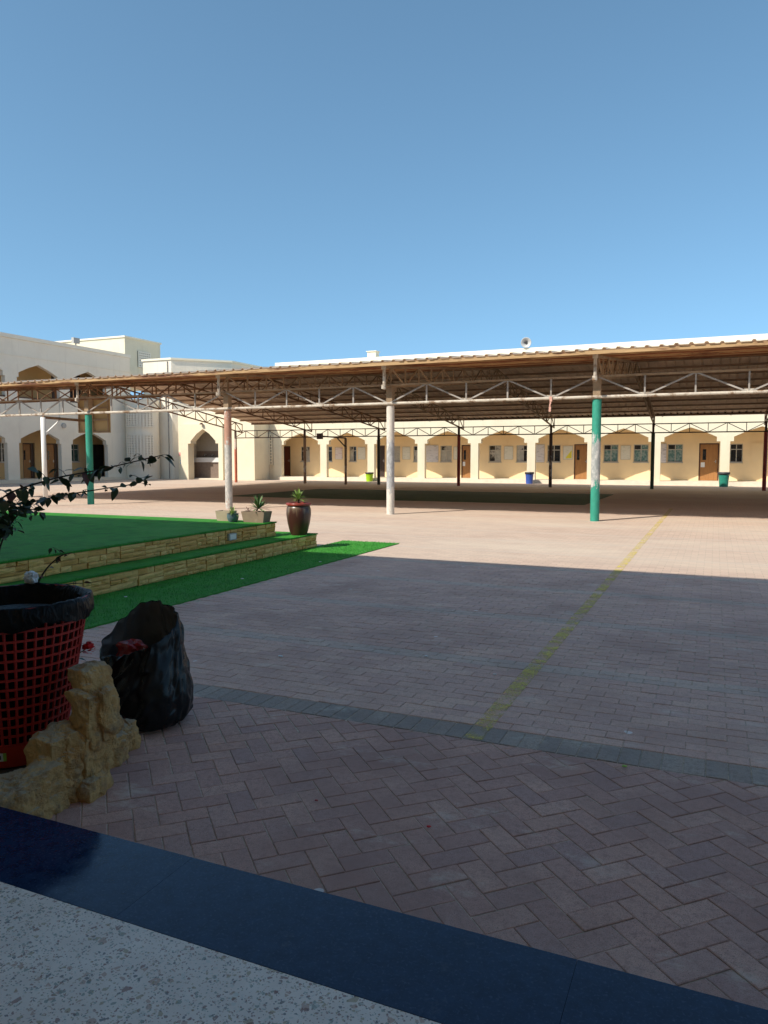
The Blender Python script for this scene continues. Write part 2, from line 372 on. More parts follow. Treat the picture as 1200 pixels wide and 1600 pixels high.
M['stone'] = None
def stone_mat():
    m, t, b, L = newmat('split_sandstone')
    oi = t.nodes.new('ShaderNodeObjectInfo')
    cr = t.nodes.new('ShaderNodeValToRGB'); L.new(oi.outputs['Random'], cr.inputs[0]); e = cr.color_ramp.elements
    e[0].color = (.82, .49, .15, 1); e[1].color = (.68, .36, .10, 1); e.new(.35).color = (.85, .55, .20, 1); e.new(.7).color = (.74, .41, .12, 1)
    c = lerp_col(t, cr.outputs[0], (.46, .22, .07), math_(t, 'MULTIPLY', ramp(t, noise_(t, 13, 6, rough=.7), .5, .72), .7))
    L.new(c, b.inputs['Base Color']); b.inputs['Roughness'].default_value = .85
    bump_(t, b, noise_(t, 45, 6, rough=.7), .7, .012)
    return m
M['stone'] = stone_mat()
M['mortar'] = mat('dark_mortar', (.17, .10, .05), .95, .2, 20)
def rock_mat():
    m, t, b, L = newmat('rough_coral_rock')
    c = lerp_col(t, (.76, .46, .19), (.62, .35, .135), ramp(t, noise_(t, 6, 6, rough=.65), .35, .65))
    c = lerp_col(t, c, (.30, .195, .12), ramp(t, noise_(t, 4.2, 7, rough=.75), .46, .62))
    c = lerp_col(t, c, (.74, .57, .34), math_(t, 'MULTIPLY', ramp(t, noise_(t, 55, 4, rough=.7), .58, .72), .5))
    ge = t.nodes.new('ShaderNodeNewGeometry'); sz = t.nodes.new('ShaderNodeSeparateXYZ'); L.new(ge.outputs['Normal'], sz.inputs[0])
    c = lerp_col(t, c, (.46, .38, .285), math_(t, 'MULTIPLY', ramp(t, sz.outputs[2], .55, .85), .75))
    L.new(c, b.inputs['Base Color']); b.inputs['Roughness'].default_value = .92; b.inputs['Specular IOR Level'].default_value = .2
    bump_(t, b, math_(t, 'ADD', noise_(t, 38, 8, rough=.75), noise_(t, 160, 4, rough=.7)), .9, .012)
    return m
M['rock'] = rock_mat()
M['red_plastic'] = mat('red_plastic', (.42, .026, .018), .38, .08, 8, spec=.5)
M['red_base'] = mat('orange_red_plastic', (.48, .04, .02), .4, .08, 8, spec=.5)
def linermat():
    m, t, b, L = newmat('black_bin_liner')
    b.inputs['Base Color'].default_value = (.006, .005, .005, 1); b.inputs['Roughness'].default_value = .4; b.inputs['Specular IOR Level'].default_value = .12
    n = noise_(t, 16, 2, stretch=(1, 1, .45), rough=.4); h = ramp(t, math_(t, 'ABSOLUTE', math_(t, 'SUBTRACT', n, .5)), .09, 0)
    n2 = noise_(t, 34, 2, stretch=(1, 1, .5), rough=.4); h2 = ramp(t, math_(t, 'ABSOLUTE', math_(t, 'SUBTRACT', n2, .5)), .09, 0)
    bump_(t, b, math_(t, 'ADD', h, math_(t, 'MULTIPLY', h2, .5)), .3, .012)
    return m
M['black_plastic'] = linermat()
def bagmat():
    m, t, b, L = newmat('black_refuse_sack')
    c = lerp_col(t, (.006, .006, .007), (.014, .013, .014), ramp(t, noise_(t, 7, 5), .35, .65)); L.new(c, b.inputs['Base Color'])
    b.inputs['Roughness'].default_value = .27; b.inputs['Specular IOR Level'].default_value = .24
    bump_(t, b, noise_(t, 22, 3, rough=.5), .12, .02)
    return m
M['bag'] = bagmat()
M['bag_in'] = mat('sack_inner_face_lit', (.11, .105, .10), .4, .25, 5, bump=.2, bscale=12)  # inner side of the black plastic painted lighter, for light coming through
M['snack'] = mat('red_snack_wrapper', (.28, .02, .02), .25, .4, 30, stain=(.55, .45, .42), sscale=25, slo_=.66, shi=.7)
M['white_paper'] = mat('white_paper', (.72, .72, .74), .7, .08, 20)
M['sticker_green'] = mat('green_sticker', (.35, .58, .10), .5, .05, 20)
M['ink'] = mat('dark_ink', (.05, .05, .06), .6, .1, 50)
M['leaf'] = mat('bougainvillea_leaf', (.032, .055, .018), .5, .35, 14, stain=(.07, .045, .025), sscale=9, slo_=.58, shi=.72)
M['leaf_red'] = mat('reddish_leaf', (.11, .035, .022), .5, .35, 20)
M['stem'] = mat('woody_stem', (.06, .042, .028), .8, .25, 30)
M['petal'] = mat('red_petal', (.62, .025, .03), .55, .2, 40)
M['agave'] = mat('spiky_leaf', (.22, .33, .07), .5, .35, 14)
M['agave_dark'] = mat('dark_spiky_leaf', (.10, .17, .05), .5, .35, 14)
def glaze():
    m, t, b, L = newmat('glazed_jar')
    sz = t.nodes.new('ShaderNodeSeparateXYZ'); L.new(pos_(t), sz.inputs[0])
    n = noise_(t, 22, 4, stretch=(1, 1, .12))
    f = math_(t, 'ADD', ramp(t, sz.outputs[2], .30, .74), math_(t, 'MULTIPLY', math_(t, 'SUBTRACT', n, .5), 1.6))
    c = lerp_col(t, (.06, .022, .016), (.17, .12, .075), ramp(t, f, .62, .95))
    L.new(c, b.inputs['Base Color']); b.inputs['Roughness'].default_value = .3
    return m
M['glaze'] = glaze()
M['glaze_red'] = mat('red_glazed_rim', (.26, .045, .03), .3, .2, 12)
M['terracotta'] = mat('dusty_terracotta', (.28, .20, .145), .85, .15, 8, stain=(.36, .29, .23), sscale=6)
M['concrete_pot'] = mat('pale_concrete_pot', (.42, .34, .25), .9, .12, 8)
M['blue_glaze'] = mat('blue_grey_glaze', (.10, .15, .18), .3, .2, 9)
M['socket'] = mat('grey_socket_box', (.42, .40, .37), .5, .06, 12)
M['bin_blue'] = mat('blue_bin', (.05, .11, .42), .4, .1, 6)
M['bin_green'] = mat('teal_bin', (.03, .25, .18), .4, .15, 6)
M['bin_lime'] = mat('lime_bin', (.36, .62, .02), .4, .1, 6)
M['bin_top'] = mat('dark_bin_liner', (.05, .05, .055), .5, .3, 10)
M['horn'] = mat('grey_horn', (.50, .49, .47), .45, .1, 10)
M['board'] = mat('weathered_plywood', (.46, .33, .165), .8, .08, 3, stain=(.38, .27, .13), sscale=1.5, stretch=(1, 1, .5))
M['basin'] = mat('white_basin', (.72, .71, .70), .35, .05, 6)
M['tile_wall'] = mat('grey_tile', (.42, .39, .34), .5, .06, 6)
M['tile_brown'] = mat('brown_tile', (.20, .15, .12), .5, .15, 8)
M['white_paint'] = mat('white_gloss_paint', (.80, .77, .72), .45, .04, 6)
M['rag'] = mat('pink_rag', (.62, .35, .28), .9, .1, 20)
def paintline():
    m, t, b, L = newmat('worn_yellow_paint')
    c = lerp_col(t, (.80, .64, .12), (.66, .53, .15), ramp(t, noise_(t, 9, 6, rough=.7), .4, .65)); L.new(c, b.inputs['Base Color'])
    b.inputs['Roughness'].default_value = .8
    w1 = noise_(t, 5, 8, rough=.75); w2 = noise_(t, 70, 4, rough=.7)
    fac = ramp(t, math_(t, 'ADD', math_(t, 'MULTIPLY', w1, .65), math_(t, 'MULTIPLY', w2, .35)), .545, .41)
    L.new(math_(t, 'MULTIPLY', fac, .85), b.inputs['Alpha'])
    return m
M['yellow'] = paintline()

# ------------------------------------------------------------------ the ground
def sheet(name, x0, x1, y0, y1, z, m, parent=None):
    return MB().add([(x0,y0,z),(x1,y0,z),(x1,y1,z),(x0,y1,z)], [(0,1,2,3)]).build(name, m, parent, fix=False)
g = sheet('ground', -1500, 1500, -1500, 1500, -.08, M['earth']); tag(g, kind='structure')
# brick fields that are real pavers: rows X -5..2.3, Y 3.98..10.58 ; herringbone X -3.6..1.9, Y 1.7..3.75
RX0, RX1, RY0, RY1 = -5.0, 2.2, 3.975, 10.275  # rows stop at the block's shadow edge, where the paver colour switches
yard = MB()
for (x0, x1, y0, y1) in ((-40, 22, RY1, 50), (-40, RX0, RY0, RY1), (RX1, 22, RY0, RY1), (-40, -3.55, -6, RY0), (1.9, 22, -6, RY0)):
    yard.add([(x0,y0,0),(x1,y0,0),(x1,y1,0),(x0,y1,0)], [(0,1,2,3)])
yardo = yard.build('yard_paving', M['yard'], fix=False); tag(yardo, kind='structure')
bed = sheet('joint_sand', -3.55, 1.9, -6, RY0, -.0045, M['joint']); tag(bed, kind='structure')
bed2 = sheet('joint_sand', RX0, RX1, RY0, RY1, -.0046, M['joint']); tag(bed2, kind='structure')

def paver_mesh(name, lx, ly, m):
    i, h = .003, .0022; a, b = lx/2, ly/2
    mb = MB().add([(-a,-b,-.05),(a,-b,-.05),(a,b,-.05),(-a,b,-.05),(-a,-b,-h),(a,-b,-h),(a,b,-h),(-a,b,-h),(-a+i,-b+i,0),(a-i,-b+i,0),(a-i,b-i,0),(-a+i,b-i,0)],
        [(0,1,5,4),(1,2,6,5),(2,3,7,6),(3,0,4,7),(4,5,9,8),(5,6,10,9),(6,7,11,10),(7,4,8,11),(8,9,10,11)])
    return mb.mesh(name, m, fix=False)
def clip_poly(poly, ymax):
    out = []
    for i in range(len(poly)):
        a, b = poly[i], poly[(i+1) % len(poly)]
        if a[1] <= ymax: out.append(a)
        if (a[1] <= ymax) != (b[1] <= ymax):
            t = (ymax - a[1])/(b[1]-a[1]); out.append((a[0]+t*(b[0]-a[0]), ymax))
    return out
def paver_poly(mb, poly, z=0, tilt=(0, 0)):
    cx = sum(p[0] for p in poly)/len(poly); cy = sum(p[1] for p in poly)/len(poly); n = len(poly)
    def zz(x, y): return z + (x-cx)*tilt[0] + (y-cy)*tilt[1]
    ins = []
    for x, y in poly:
        d = Vector((cx-x, cy-y)); l = d.length or 1; ins.append((x + d.x/l*.0055, y + d.y/l*.0055))
    mb.add([(x, y, z-.05) for x, y in poly] + [(x, y, zz(x, y)-.0035) for x, y in poly] + [(x, y, zz(x, y)) for x, y in ins],
        [(i, (i+1) % n, n+(i+1) % n, n+i) for i in range(n)] + [(n+i, n+(i+1) % n, 2*n+(i+1) % n, 2*n+i) for i in range(n)] + [tuple(range(2*n, 3*n))])
# herringbone field at 45 degrees
hb = tag(bpy.data.objects.new('herringbone_paving', None), kind='structure'); COL.objects.link(hb)
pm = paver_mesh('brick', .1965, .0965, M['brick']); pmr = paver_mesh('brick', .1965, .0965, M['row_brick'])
YB = 3.748
cand = []
c45 = math.sqrt(.5)
for i in range(-70, 70):
    for j in range(-70, 70):
        r = (i - j) % 4
        if r == 0: rect = (i, j, 2, 1)
        elif r == 3: rect = (i, j, 1, 2)
        else: continue
        u0, v0, wu, wv = [q*.1 for q in rect]
        P = [(u0+.0025, v0+.0025), (u0+wu-.0025, v0+.0025), (u0+wu-.0025, v0+wv-.0025), (u0+.0025, v0+wv-.0025)]
        Wd = [((u-v)*c45 - .62, (u+v)*c45 + 2.62) for u, v in P]
        ys = [p[1] for p in Wd]; xs = [p[0] for p in Wd]
        if max(ys) < 1.84 or min(ys) > YB - .012 or min(xs) < -3.55 or max(xs) > 1.9: continue
        cx, cy = sum(xs)/4, sum(ys)/4
        cand.append((math.hypot(cx + .75, (cy - 2.2)*1.15), Wd, cx, cy, r))
cand.sort(key=lambda q: q[0])
stuffb = MB()
for k, (d, Wd, cx, cy, r) in enumerate(cand):
    cut = clip_poly(Wd, YB)
    z = R.uniform(-.0022, .0012); tl = (R.uniform(-.012, .012), R.uniform(-.012, .012))
    if k < 300:
        if len(cut) == 4 and max(p[1] for p in Wd) <= YB:
            place('brick', pm, hb, (cx, cy, z), (tl[0], tl[1], math.radians(45 if r == 0 else 135) + R.uniform(-.008, .008)))
        else:
            mb = MB(); paver_poly(mb, cut, z); mb.build('brick', M['brick'], hb, fix=False)
    else: paver_poly(stuffb, cut, z, tl)
tag(stuffb.build('outer_bricks', M['brick'], hb, fix=False), kind='stuff')
# grey edging course
eg = tag(bpy.data.objects.new('grey_edging_course', None), kind='structure'); COL.objects.link(eg)
gm = paver_mesh('edging_block', .095, .212, M['grey_brick'])
x = -4.95
while x < 2.15:
    place('edging_block', gm, eg, (x, 3.861, R.uniform(-.002, .001)), (R.uniform(-.01, .01), R.uniform(-.01, .01), R.uniform(-.01, .01))); x += .1
# running bond rows
rb = tag(bpy.data.objects.new('running_bond_paving', None), kind='structure'); COL.objects.link(rb)
stuffb = MB(); stuffg = MB(); nob = 0
rows = int((RY1 - RY0)/.1)
for r in range(rows):
    yc = RY0 + .05 + r*.1
    band = ((yc - 5.17) % 1.6) < .2
    xx = RX0 + (.1 if r % 2 else 0) + .1
    while xx < RX1 - .05:
        z = R.uniform(-.002, .0012); tl = (R.uniform(-.01, .01), R.uniform(-.01, .01))
        if nob < 300 and -4.5 < xx < .75:
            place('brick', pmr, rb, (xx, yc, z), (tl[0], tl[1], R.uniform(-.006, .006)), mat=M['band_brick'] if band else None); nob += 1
        else:
            jx, jy = R.uniform(-.0012, .0012), R.uniform(-.0012, .0012)
            P = [(xx-.0978+jx, yc-.0476+jy), (xx+.0978+jx, yc-.0476+jy), (xx+.0978+jx, yc+.0476+jy), (xx-.0978+jx, yc+.0476+jy)]
            paver_poly(stuffg if band else stuffb, P, z, tl)
        xx += .2
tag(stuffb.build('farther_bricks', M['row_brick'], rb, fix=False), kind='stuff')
tag(stuffg.build('farther_faded_bricks', M['band_brick'], rb, fix=False), kind='stuff')
# painted line
ln = MB()
y = 3.76
while y < 23.5:
    y2 = min(y + .5, 23.5); ln.add([(-1.195,y,.0045),(-1.09,y,.0045),(-1.09,y2,.0045),(-1.195,y2,.0045)], [(0,1,2,3)]); y = y2
tag(ln.build('yellow_line', M['yellow'], fix=False), kind='structure')
# turf mat beside the stage and the one under the canopy
SX1_, SX2_ = -6.08, -6.52
tf = MB().box(-6.09, -5.0, 3.2, 11.97, -.02, .012).build('turf_mat', M['turf']); tag(tf, 'narrow green artificial turf mat laid along the foot of the stone stage', 'turf')
bl = MB()
for k in range(13000):
    x, y = R.uniform(-6.08, -4.99), 3.6 + 8.4*R.random()
    a = R.uniform(0, 6.28); l = R.uniform(.012, .028); dx, dy = math.cos(a)*.003, math.sin(a)*.003
    lx, ly = R.uniform(-.009, .009), R.uniform(-.009, .009)
    bl.add([(x-dx,y-dy,.011),(x+dx,y+dy,.011),(x+lx,y+ly,.011+l)], [(0,1,2)])
tag(bl.build('turf_fibres', M['blade'], tf, fix=False), kind='stuff')
be = MB()
for (X_, Y0_, Y1_, Z_) in ((SX1_+.006, 4.7, 11.0, .233), (SX2_+.006, 4.7, 10.42, .458)):
    for k in range(3600):
        x, y = X_ + R.uniform(-.05, .012), R.uniform(Y0_, Y1_); l = R.uniform(.008, .02); a = R.uniform(0, 6.28); dx, dy = math.cos(a)*.0028, math.sin(a)*.0028
        be.add([(x-dx,y-dy,Z_-.004),(x+dx,y+dy,Z_-.004),(x+R.uniform(-.006,.014),y+R.uniform(-.006,.006),Z_+l*R.uniform(-.2,1))], [(0,1,2)])
tread_fibres = be
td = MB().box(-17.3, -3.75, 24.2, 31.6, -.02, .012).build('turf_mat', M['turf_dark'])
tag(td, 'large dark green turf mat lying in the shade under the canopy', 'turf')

# ------------------------------------------------------------------ the walkway the photographer stands on and its building
wk = MB().box(-30, 14, -2.3, 1.548, -.07, .2).build('walkway_floor', M['terrazzo']); tag(wk, kind='structure')
x = -5.21 - 1.23*3
while x < 8:
    MB().box(x+.0005, x+1.2295, 1.5505, 1.90, -.07, .2).build('edge_slab', M['navy'], wk); x += 1.23
nb = thing('classroom_block', 'two storey school block behind the terrazzo walkway, shading the near yard', 'building', (-2, -2.4, 0))
MB().box(-42, 22, -2.7, -2.4, -.05, 9.0).build('back_wall', M['tan_wall'], nb)
MB().box(-42, 22, -2.39, 1.49, 3.75, 4.0).build('ceiling_slab', M['ceil'], nb)
MB().box(-42, 22, 1.15, 1.5, 4.0, 5.0).build('balcony_wall', M['cream'], nb)
MB().box(-42, 22, -2.39, 2.44, 8.0, 8.25).build('roof_slab', M['ceil'], nb)
MB().box(-42, 22, 2.2, 2.45, 8.25, 9.0).build('parapet', M['cream'], nb)
for k in range(-11, 7):
    xc = .95 + 3.55*k
    MB().box(xc-.24, xc+.24, 1.05, 1.49, .201, 3.75).build('pillar', M['cream'], nb)
    MB().box(xc-.24, xc+.24, 1.10, 1.48, 5.0, 8.0).build('pillar', M['cream'], nb)

# ------------------------------------------------------------------ wall helpers for the school wings
def wall_with_openings(root, m, a0, a1, z0, z1, d0, d1, ops, material, name='wall'):
    mb = MB(); ops = sorted(ops); a = a0
    for (p, q, zb, zt) in ops:
        if p > a: mb.mbox(m, a, p, z0, z1, d0, d1)
        if zb > z0 + .002: mb.mbox(m, p, q, z0, zb, d0, d1)
        mb.mbox(m, p, q, zt, z1, d0, d1); a = q
    if a < a1: mb.mbox(m, a, a1, z0, z1, d0, d1)
    return mb.build(name, material, root)
def window(root, m, p, q, zb, zt, d, pmats, grille=False):
    """frame with a mullion and a transom, four panes set back in it"""
    f = MB(); t = .045; zm = zt - (zt-zb)*.30; am = (p+q)/2
    wide = (q - p) > .5
    f.mbox(m, p, p+t, zb, zt, d, d+.07); f.mbox(m, q-t, q, zb, zt, d, d+.07)
    f.mbox(m, p+t, q-t, zb, zb+t, d, d+.07); f.mbox(m, p+t, q-t, zt-t, zt, d, d+.07)
    f.mbox(m, p+t, q-t, zm-t/2, zm+t/2, d+.004, d+.066)
    if wide: f.mbox(m, am-t/2, am+t/2, zb+t, zm-t/2, d+.006, d+.064); f.mbox(m, am-t/2, am+t/2, zm+t/2, zt-t, d+.006, d+.064)
    f.mbox(m, p-.03, q+.03, zb-.05, zb-.002, d-.10, d+.06)
    w_ = f.build('window', M['alu'], root)
    cols = ((p+t, am-t/2), (am+t/2, q-t)) if wide else ((p+t, q-t),)
    k = 0
    for (c0, c1) in cols:
        for (r0, r1) in ((zb+t, zm-t/2), (zm+t/2, zt-t)):
            MB().mbox(m, c0, c1, r0, r1, d+.035, d+.045).build('pane', pmats[k % len(pmats)], w_); k += 1
    if grille:
        for i in range(5):
            a = p + (q-p)*(i+.5)/5; MB().mbox(m, a-.02, a+.02, zb, zt, d-.06, d-.03).build('grille_bar', M['basin'], w_)
    return w_
def door(root, m, p, q, zb, zt, d, leaf, vision=True, notice=False, flip=False, frame=None):
    f = MB(); t = .06
    f.mbox(m, p, p+t, zb, zt, d-.01, d+.1); f.mbox(m, q-t, q, zb, zt, d-.01, d+.1); f.mbox(m, p+t, q-t, zt-t, zt, d-.01, d+.1)
    fo = f.build('door_frame', frame or M['frame_dark'], root)
    lf = MB().mbox(m, p+t+.004, q-t-.004, zb+.01, zt-t-.004, d+.03, d+.075).build('door', leaf, root)
    s_ = (q-p)
    va, vb = (p+s_*.18, p+s_*.36) if not flip else (q-s_*.36, q-s_*.18)
    if vision: MB().mbox(m, va, vb, zb+1.15, zb+1.75, d+.022, d+.03).build('vision_panel', M['pane_dark'], lf)
    ha = q-s_*.16 if not flip else p+s_*.16
    h = MB(); h.mbox(m, ha-.02, ha+.02, zb+.98, zb+1.16, d+.02, d+.03); h.mbox(m, ha-.09, ha+.02, zb+1.05, zb+1.075, d-.02, d+.02)
    h.build('handle', M['steel'], lf)
    if notice: MB().mbox(m, p+s_*.1, p+s_*.3, zb+.75, zb+1.02, d+.024, d+.029).build('paper_notice', M['white_paper'], lf)
def arch_poly(P, pw, cw, zs, zc, za, T, z0=0):
    """one bay of arcade: two half pillars, stepped corbels, shallow pointed arch"""
    mid = P/2
    return [(0,z0),(0,T),(P,T),(P,z0),(P-pw/2,z0),(P-pw/2,zs),(P-cw/2,zs),(P-cw/2,zc),(P-cw/2-(mid-cw/2)*.45,zc+(za-zc)*.52),(mid,za),
            (cw/2+(mid-cw/2)*.45,zc+(za-zc)*.52),(cw/2,zc),(cw/2,zs),(pw/2,zs),(pw/2,z0)]
def breeze(root, m, a0, a1, z0, z1, d, nc, nr, material, name='breeze_block_screen'):
    """pierced block screen: lattice in front of a dark void"""
    mb = MB(); ca, cz = (a1-a0)/nc, (z1-z0)/nr; ta, tz = ca*.25, cz*.25
    for i in range(nc+1): a = a0+i*ca; mb.mbox(m, a-ta, a+ta, z0-tz, z1+tz, d, d+.08)
    for j in range(nr+1):
        zc = z0+j*cz
        for i in range(nc): mb.mbox(m, a0+i*ca+ta, a0+(i+1)*ca-ta, zc-tz, zc+tz, d+.001, d+.079)
    o = mb.build(name, material, root)
    MB().mbox(m, a0-ta, a1+ta, z0-tz, z1+tz, d+.085, d+.12).build('shade_sheet', M['dark_in'], o)  # dark sheet painted in for the shade inside the holes
    return o

# ------------------------------------------------------------------ arcade wing at the far end
ARY = 43.5; BW = 45.55 - ARY; P = 3.43; AX0 = -26.99; AXL = -29.6
ma = lambda a, z, d: (a, ARY + d, z)
ar = thing('arcade_wing', 'long cream school wing with pointed arches and ochre corridor behind the canopy', 'building', (-11, 44, 0))
for k in range(11):
    off = AX0 + k*P
    poly = [(a + off, z) for a, z in arch_poly(P, .47, .82, 2.36, 2.60, 3.12, 7.5, -.04)]
    MB().prism(poly, ma, 0, .3).build('arch_bay', M['cream'], ar)
AX1 = AX0 + 11*P
MB().box(AX0-.3, AX1+.3, ARY-.06, ARY+.34, 7.505, 7.62).build('cornice', M['coping'], ar)
MB().box(AX0-.2, AX1+.2, ARY-.01, ARY+.24, 7.62, 7.83).build('parapet', M['coping'], ar)
MB().box(AXL, AX1, ARY+.36, ARY+14, 7.3, 7.49).build('roof', M['coping'], ar)
MB().box(AX0+.01, AX1, ARY-.16, ARY+BW-.01, -.05, .215).build('corridor_floor', M['floor_tile'], ar)
MB().box(-29.6, AX0, ARY+.36, ARY+BW-.01, -.05, .215).build('corridor_floor', M['floor_tile'], ar)
MB().box(-29.6, AX0, ARY+.36, ARY+BW-.01, 3.45, 3.6).build('corridor_ceiling', M['ceil'], ar)
MB().box(-29.8, -29.61, ARY+.36, ARY+14, -.05, 7.29).build('end_wall', M['cream'], ar)
MB().box(AX0+.01, AX1, ARY+.302, ARY+BW-.01, 3.45, 3.6).build('corridor_ceiling', M['ceil'], ar)
MB().box(AXL, AX1, ARY+13.7, ARY+14, -.05, 7.29).build('rear_wall', M['cream'], ar)
MB().box(AX1-.3, AX1, ARY+.31, ARY+13.69, -.05, 7.29).build('end_wall', M['cream'], ar)
MB().box(AXL, AX1-.31, ARY+BW+.22, ARY+13.69, 3.62, 3.8).build('classroom_ceiling', M['ceil'], ar)
wins = [(-26.45,-25.74,'mix'),(-24.45,-23.99,'dark'),(-22.67,-22.14,'half'),(-19.55,-18.96,'pale'),(-18.02,-17.45,'mix'),(-16.16,-15.39,'pale'),
        (-12.95,-12.17,'mix'),(-11.21,-10.37,'half'),(-9.32,-8.52,'dark'),(-6.02,-5.19,'teal'),(-4.34,-3.53,'teal'),(-2.5,-1.69,'teal'),(.72,1.36,'dark'),
        (4.2,5.0,'teal'),(7.4,8.2,'pale')]
drs = [(-27.9+1.2,-26.98+.0,'red'),(-20.62,-20.05,'dark'),(-14.75,-13.95,'brown'),(-7.72,-6.86,'brown'),(-.85,.18,'brown'),(2.9,3.8,'brown')]
drs[0] = (-28.15, -27.3, 'red')
PM = {'mix': [M['pane_mix'], M['pane_dark'], M['pane_pale'], M['pane_mix']], 'dark': [M['pane_dark']], 'half': [M['pane_pale'], M['pane_mix'], M['pane_dark'], M['pane_dark']],
      'pale': [M['pane_pale'], M['pane_mix'], M['pane_pale'], M['pane_pale']], 'teal': [M['pane_teal'], M['pane_dark'], M['pane_teal'], M['pane_teal']]}
ops = [(p, q, 1.24, 2.26) for p, q, _ in wins] + [(p, q, .215, 2.30) for p, q, _ in drs]
wall_with_openings(ar, ma, AXL, AX1, -.05, 3.44, BW, BW+.2, ops, M['tan_wall'], 'corridor_wall')
MB().box(AXL, AX1, ARY+BW, ARY+BW+.2, 3.442, 7.29).build('upper_wall', M['tan_wall'], ar)
for p, q, s_ in wins: window(ar, ma, p, q, 1.24, 2.26, BW+.05, PM[s_])
for i, (p, q, s_) in enumerate(drs):
    door(ar, ma, p, q, .216, 2.30, BW+.03, {'red': M['door_red'], 'dark': M['door_dark'], 'brown': M['door']}[s_], vision=(q-p) > .6, notice=i in (2, 4))
MB().box(1.78, 2.4, ARY+BW-.03, ARY+BW-.002, 1.2, 2.32).build('blank_panel', M['tan_wall'], ar)
for k in range(12):      # rain spouts high on the wall
    xs = AX0 + .75 + k*P*.98
    MB().box(xs-.025, xs+.025, ARY-.05, ARY-.002, 3.75, 4.15).build('drain_slot', M['grey_steel'], ar)
# lower end piece with the pierced screen
ae = thing('screen_wall', 'cream wall end with pierced block screen beside the red door arch', 'wall', (-28, 43.6, 0))
MB().box(-32.5, AX0-.42, ARY+.13, ARY+.35, -.05, 7.38).build('wall', M['cream'], ae)
MB().box(-32.5, AX0-.005, ARY-.02, ARY+.31, 7.385, 7.5).build('cornice', M['coping'], ae)
MB().box(AX0-.41, AX0-.005, ARY+.0, ARY+.33, -.05, 7.38).build('pier', M['cream'], ae)
breeze(ae, ma, -28.95, AX0-.52, 1.05, 3.05, .0, 7, 10, M['cream'])

def flat(name, label, cat, m, p, q, zb, zt, d, material, group=None):
    o = MB().mbox(m, p, q, zb, zt, d-.03, d-.004).build(name, material)
    return tag(o, label, cat, group)
posters = [(-23.74,-23.2,'poster_pink','pale poster with pink print between the narrow dark window and the split window'),
 (-22.03,-21.47,'poster_plain','yellowish blank board right of the half dark window by the lamp post'),
 (-18.78,-18.24,'poster_plain','small pale poster between two windows right of the black pole'),
 (-17.28,-16.29,'poster_grey','wide grey printed notice left of the pale curtained window'),
 (-15.26,-14.84,'poster_plain','narrow notice hanging just left of the brown door with a paper notice and red pole'),
 (-11.97,-11.41,'poster_plain','pale poster between the windows above the blue bin'),
 (-10.18,-9.48,'poster_grey','grey printed notice left of the dark window behind the flaked brown pole'),
 (-8.36,-7.8,'poster_plain','poster with a yellow triangle beside the brown door'),
 (-5.05,-4.51,'poster_plain','plain notice between two teal curtained windows'),
 (-3.03,-2.55,'poster_grey','grey lined notice left of the last teal window behind the dark green pole')]
for i, (p, q, mt, lb) in enumerate(posters):
    big = (q - p) > .62 or mt == 'poster_grey'
    o = flat('notice', lb, 'notice', ma, p, q, 1.20 if big else 1.38, 2.30 if big else 2.2, BW, M[mt])
    # printed edge frame
    f = MB(); zb, zt = (1.20, 2.30) if big else (1.38, 2.2)
    for (a0, a1, b0, b1) in ((p, q, zt-.02, zt), (p, q, zb, zb+.02), (p, p+.02, zb+.02, zt-.02), (q-.02, q, zb+.02, zt-.02)): f.mbox(ma, a0, a1, b0, b1, BW-.036, BW-.0305)
    f.build('frame', M['alu'], o)
    if i == 7:
        MB().prism([(p+.12, 1.46), (q-.06, 1.46), (q-.06, 1.95)], ma, BW-.034, BW-.0302).build('yellow_triangle', M['yellow_print'], o)

# ------------------------------------------------------------------ two storey wing on the left
LX = -37.5; LB = 2.1; LP = 3.92; LY0 = 19.62
ml = lambda a, z, d: (LX - d, a, z)
lw = thing('two_storey_wing', 'off white two storey wing with pointed arches in shade beyond the basketball post', 'building', (-38, 30, 0))
LN = 5
for k in range(LN):
    off = LY0 + k*LP
    MB().prism([(a+off, z) for a, z in arch_poly(LP, .80, 1.06, 2.36, 2.62, 3.2, 4.0, -.04)], ml, 0, .3).build('arch_bay', M['white_wall'], lw)
    MB().prism([(a+off, z) for a, z in arch_poly(LP, .80, 1.06, 6.22, 6.48, 7.06, 8.4, 4.004)], ml, 0, .3).build('arch_bay', M['white_wall'], lw)
    MB().mbox(ml, off+.41, off+LP-.41, 4.01, 5.0, .05, .24).build('balcony_wall', M['white_wall'], lw)
    MB().mbox(ml, off+.41, off+LP-.41, 5.02, 5.08, .02, .26).build('handrail', M['frame_dark'], lw)
LY1 = LY0 + LN*LP
MB().mbox(ml, LY1+.002, 41.1, -.05, 8.4, 0, .3).build('plain_wall', M['white_wall'], lw)
MB().mbox(ml, LY0, 41.15, 8.405, 8.63, -.07, .34).build('cornice', M['white_wall'], lw)
MB().mbox(ml, LY0, 41.1, 7.42, 7.5, -.03, -.002).build('string_course', M['white_wall'], lw)
MB().mbox(ml, LY0, 41.1, -.05, .2, -.3, LB-.01).build('corridor_floor', M['floor_tile'], lw)
MB().mbox(ml, LY0, 41.1, 3.62, 3.99, .302, LB-.01).build('upper_floor', M['ceil'], lw)
MB().mbox(ml, LY0, 41.1, 7.6, 8.39, .302, 12).build('roof', M['ceil'], lw)
lops_w = [(28.3, 29.5, 'pale'), (31.7, 32.9, 'grille'), (37.55, 38.35, 'green')]
lops_d = [(33.81, 34.72), (35.62, 36.58), (39.5, 40.8)]
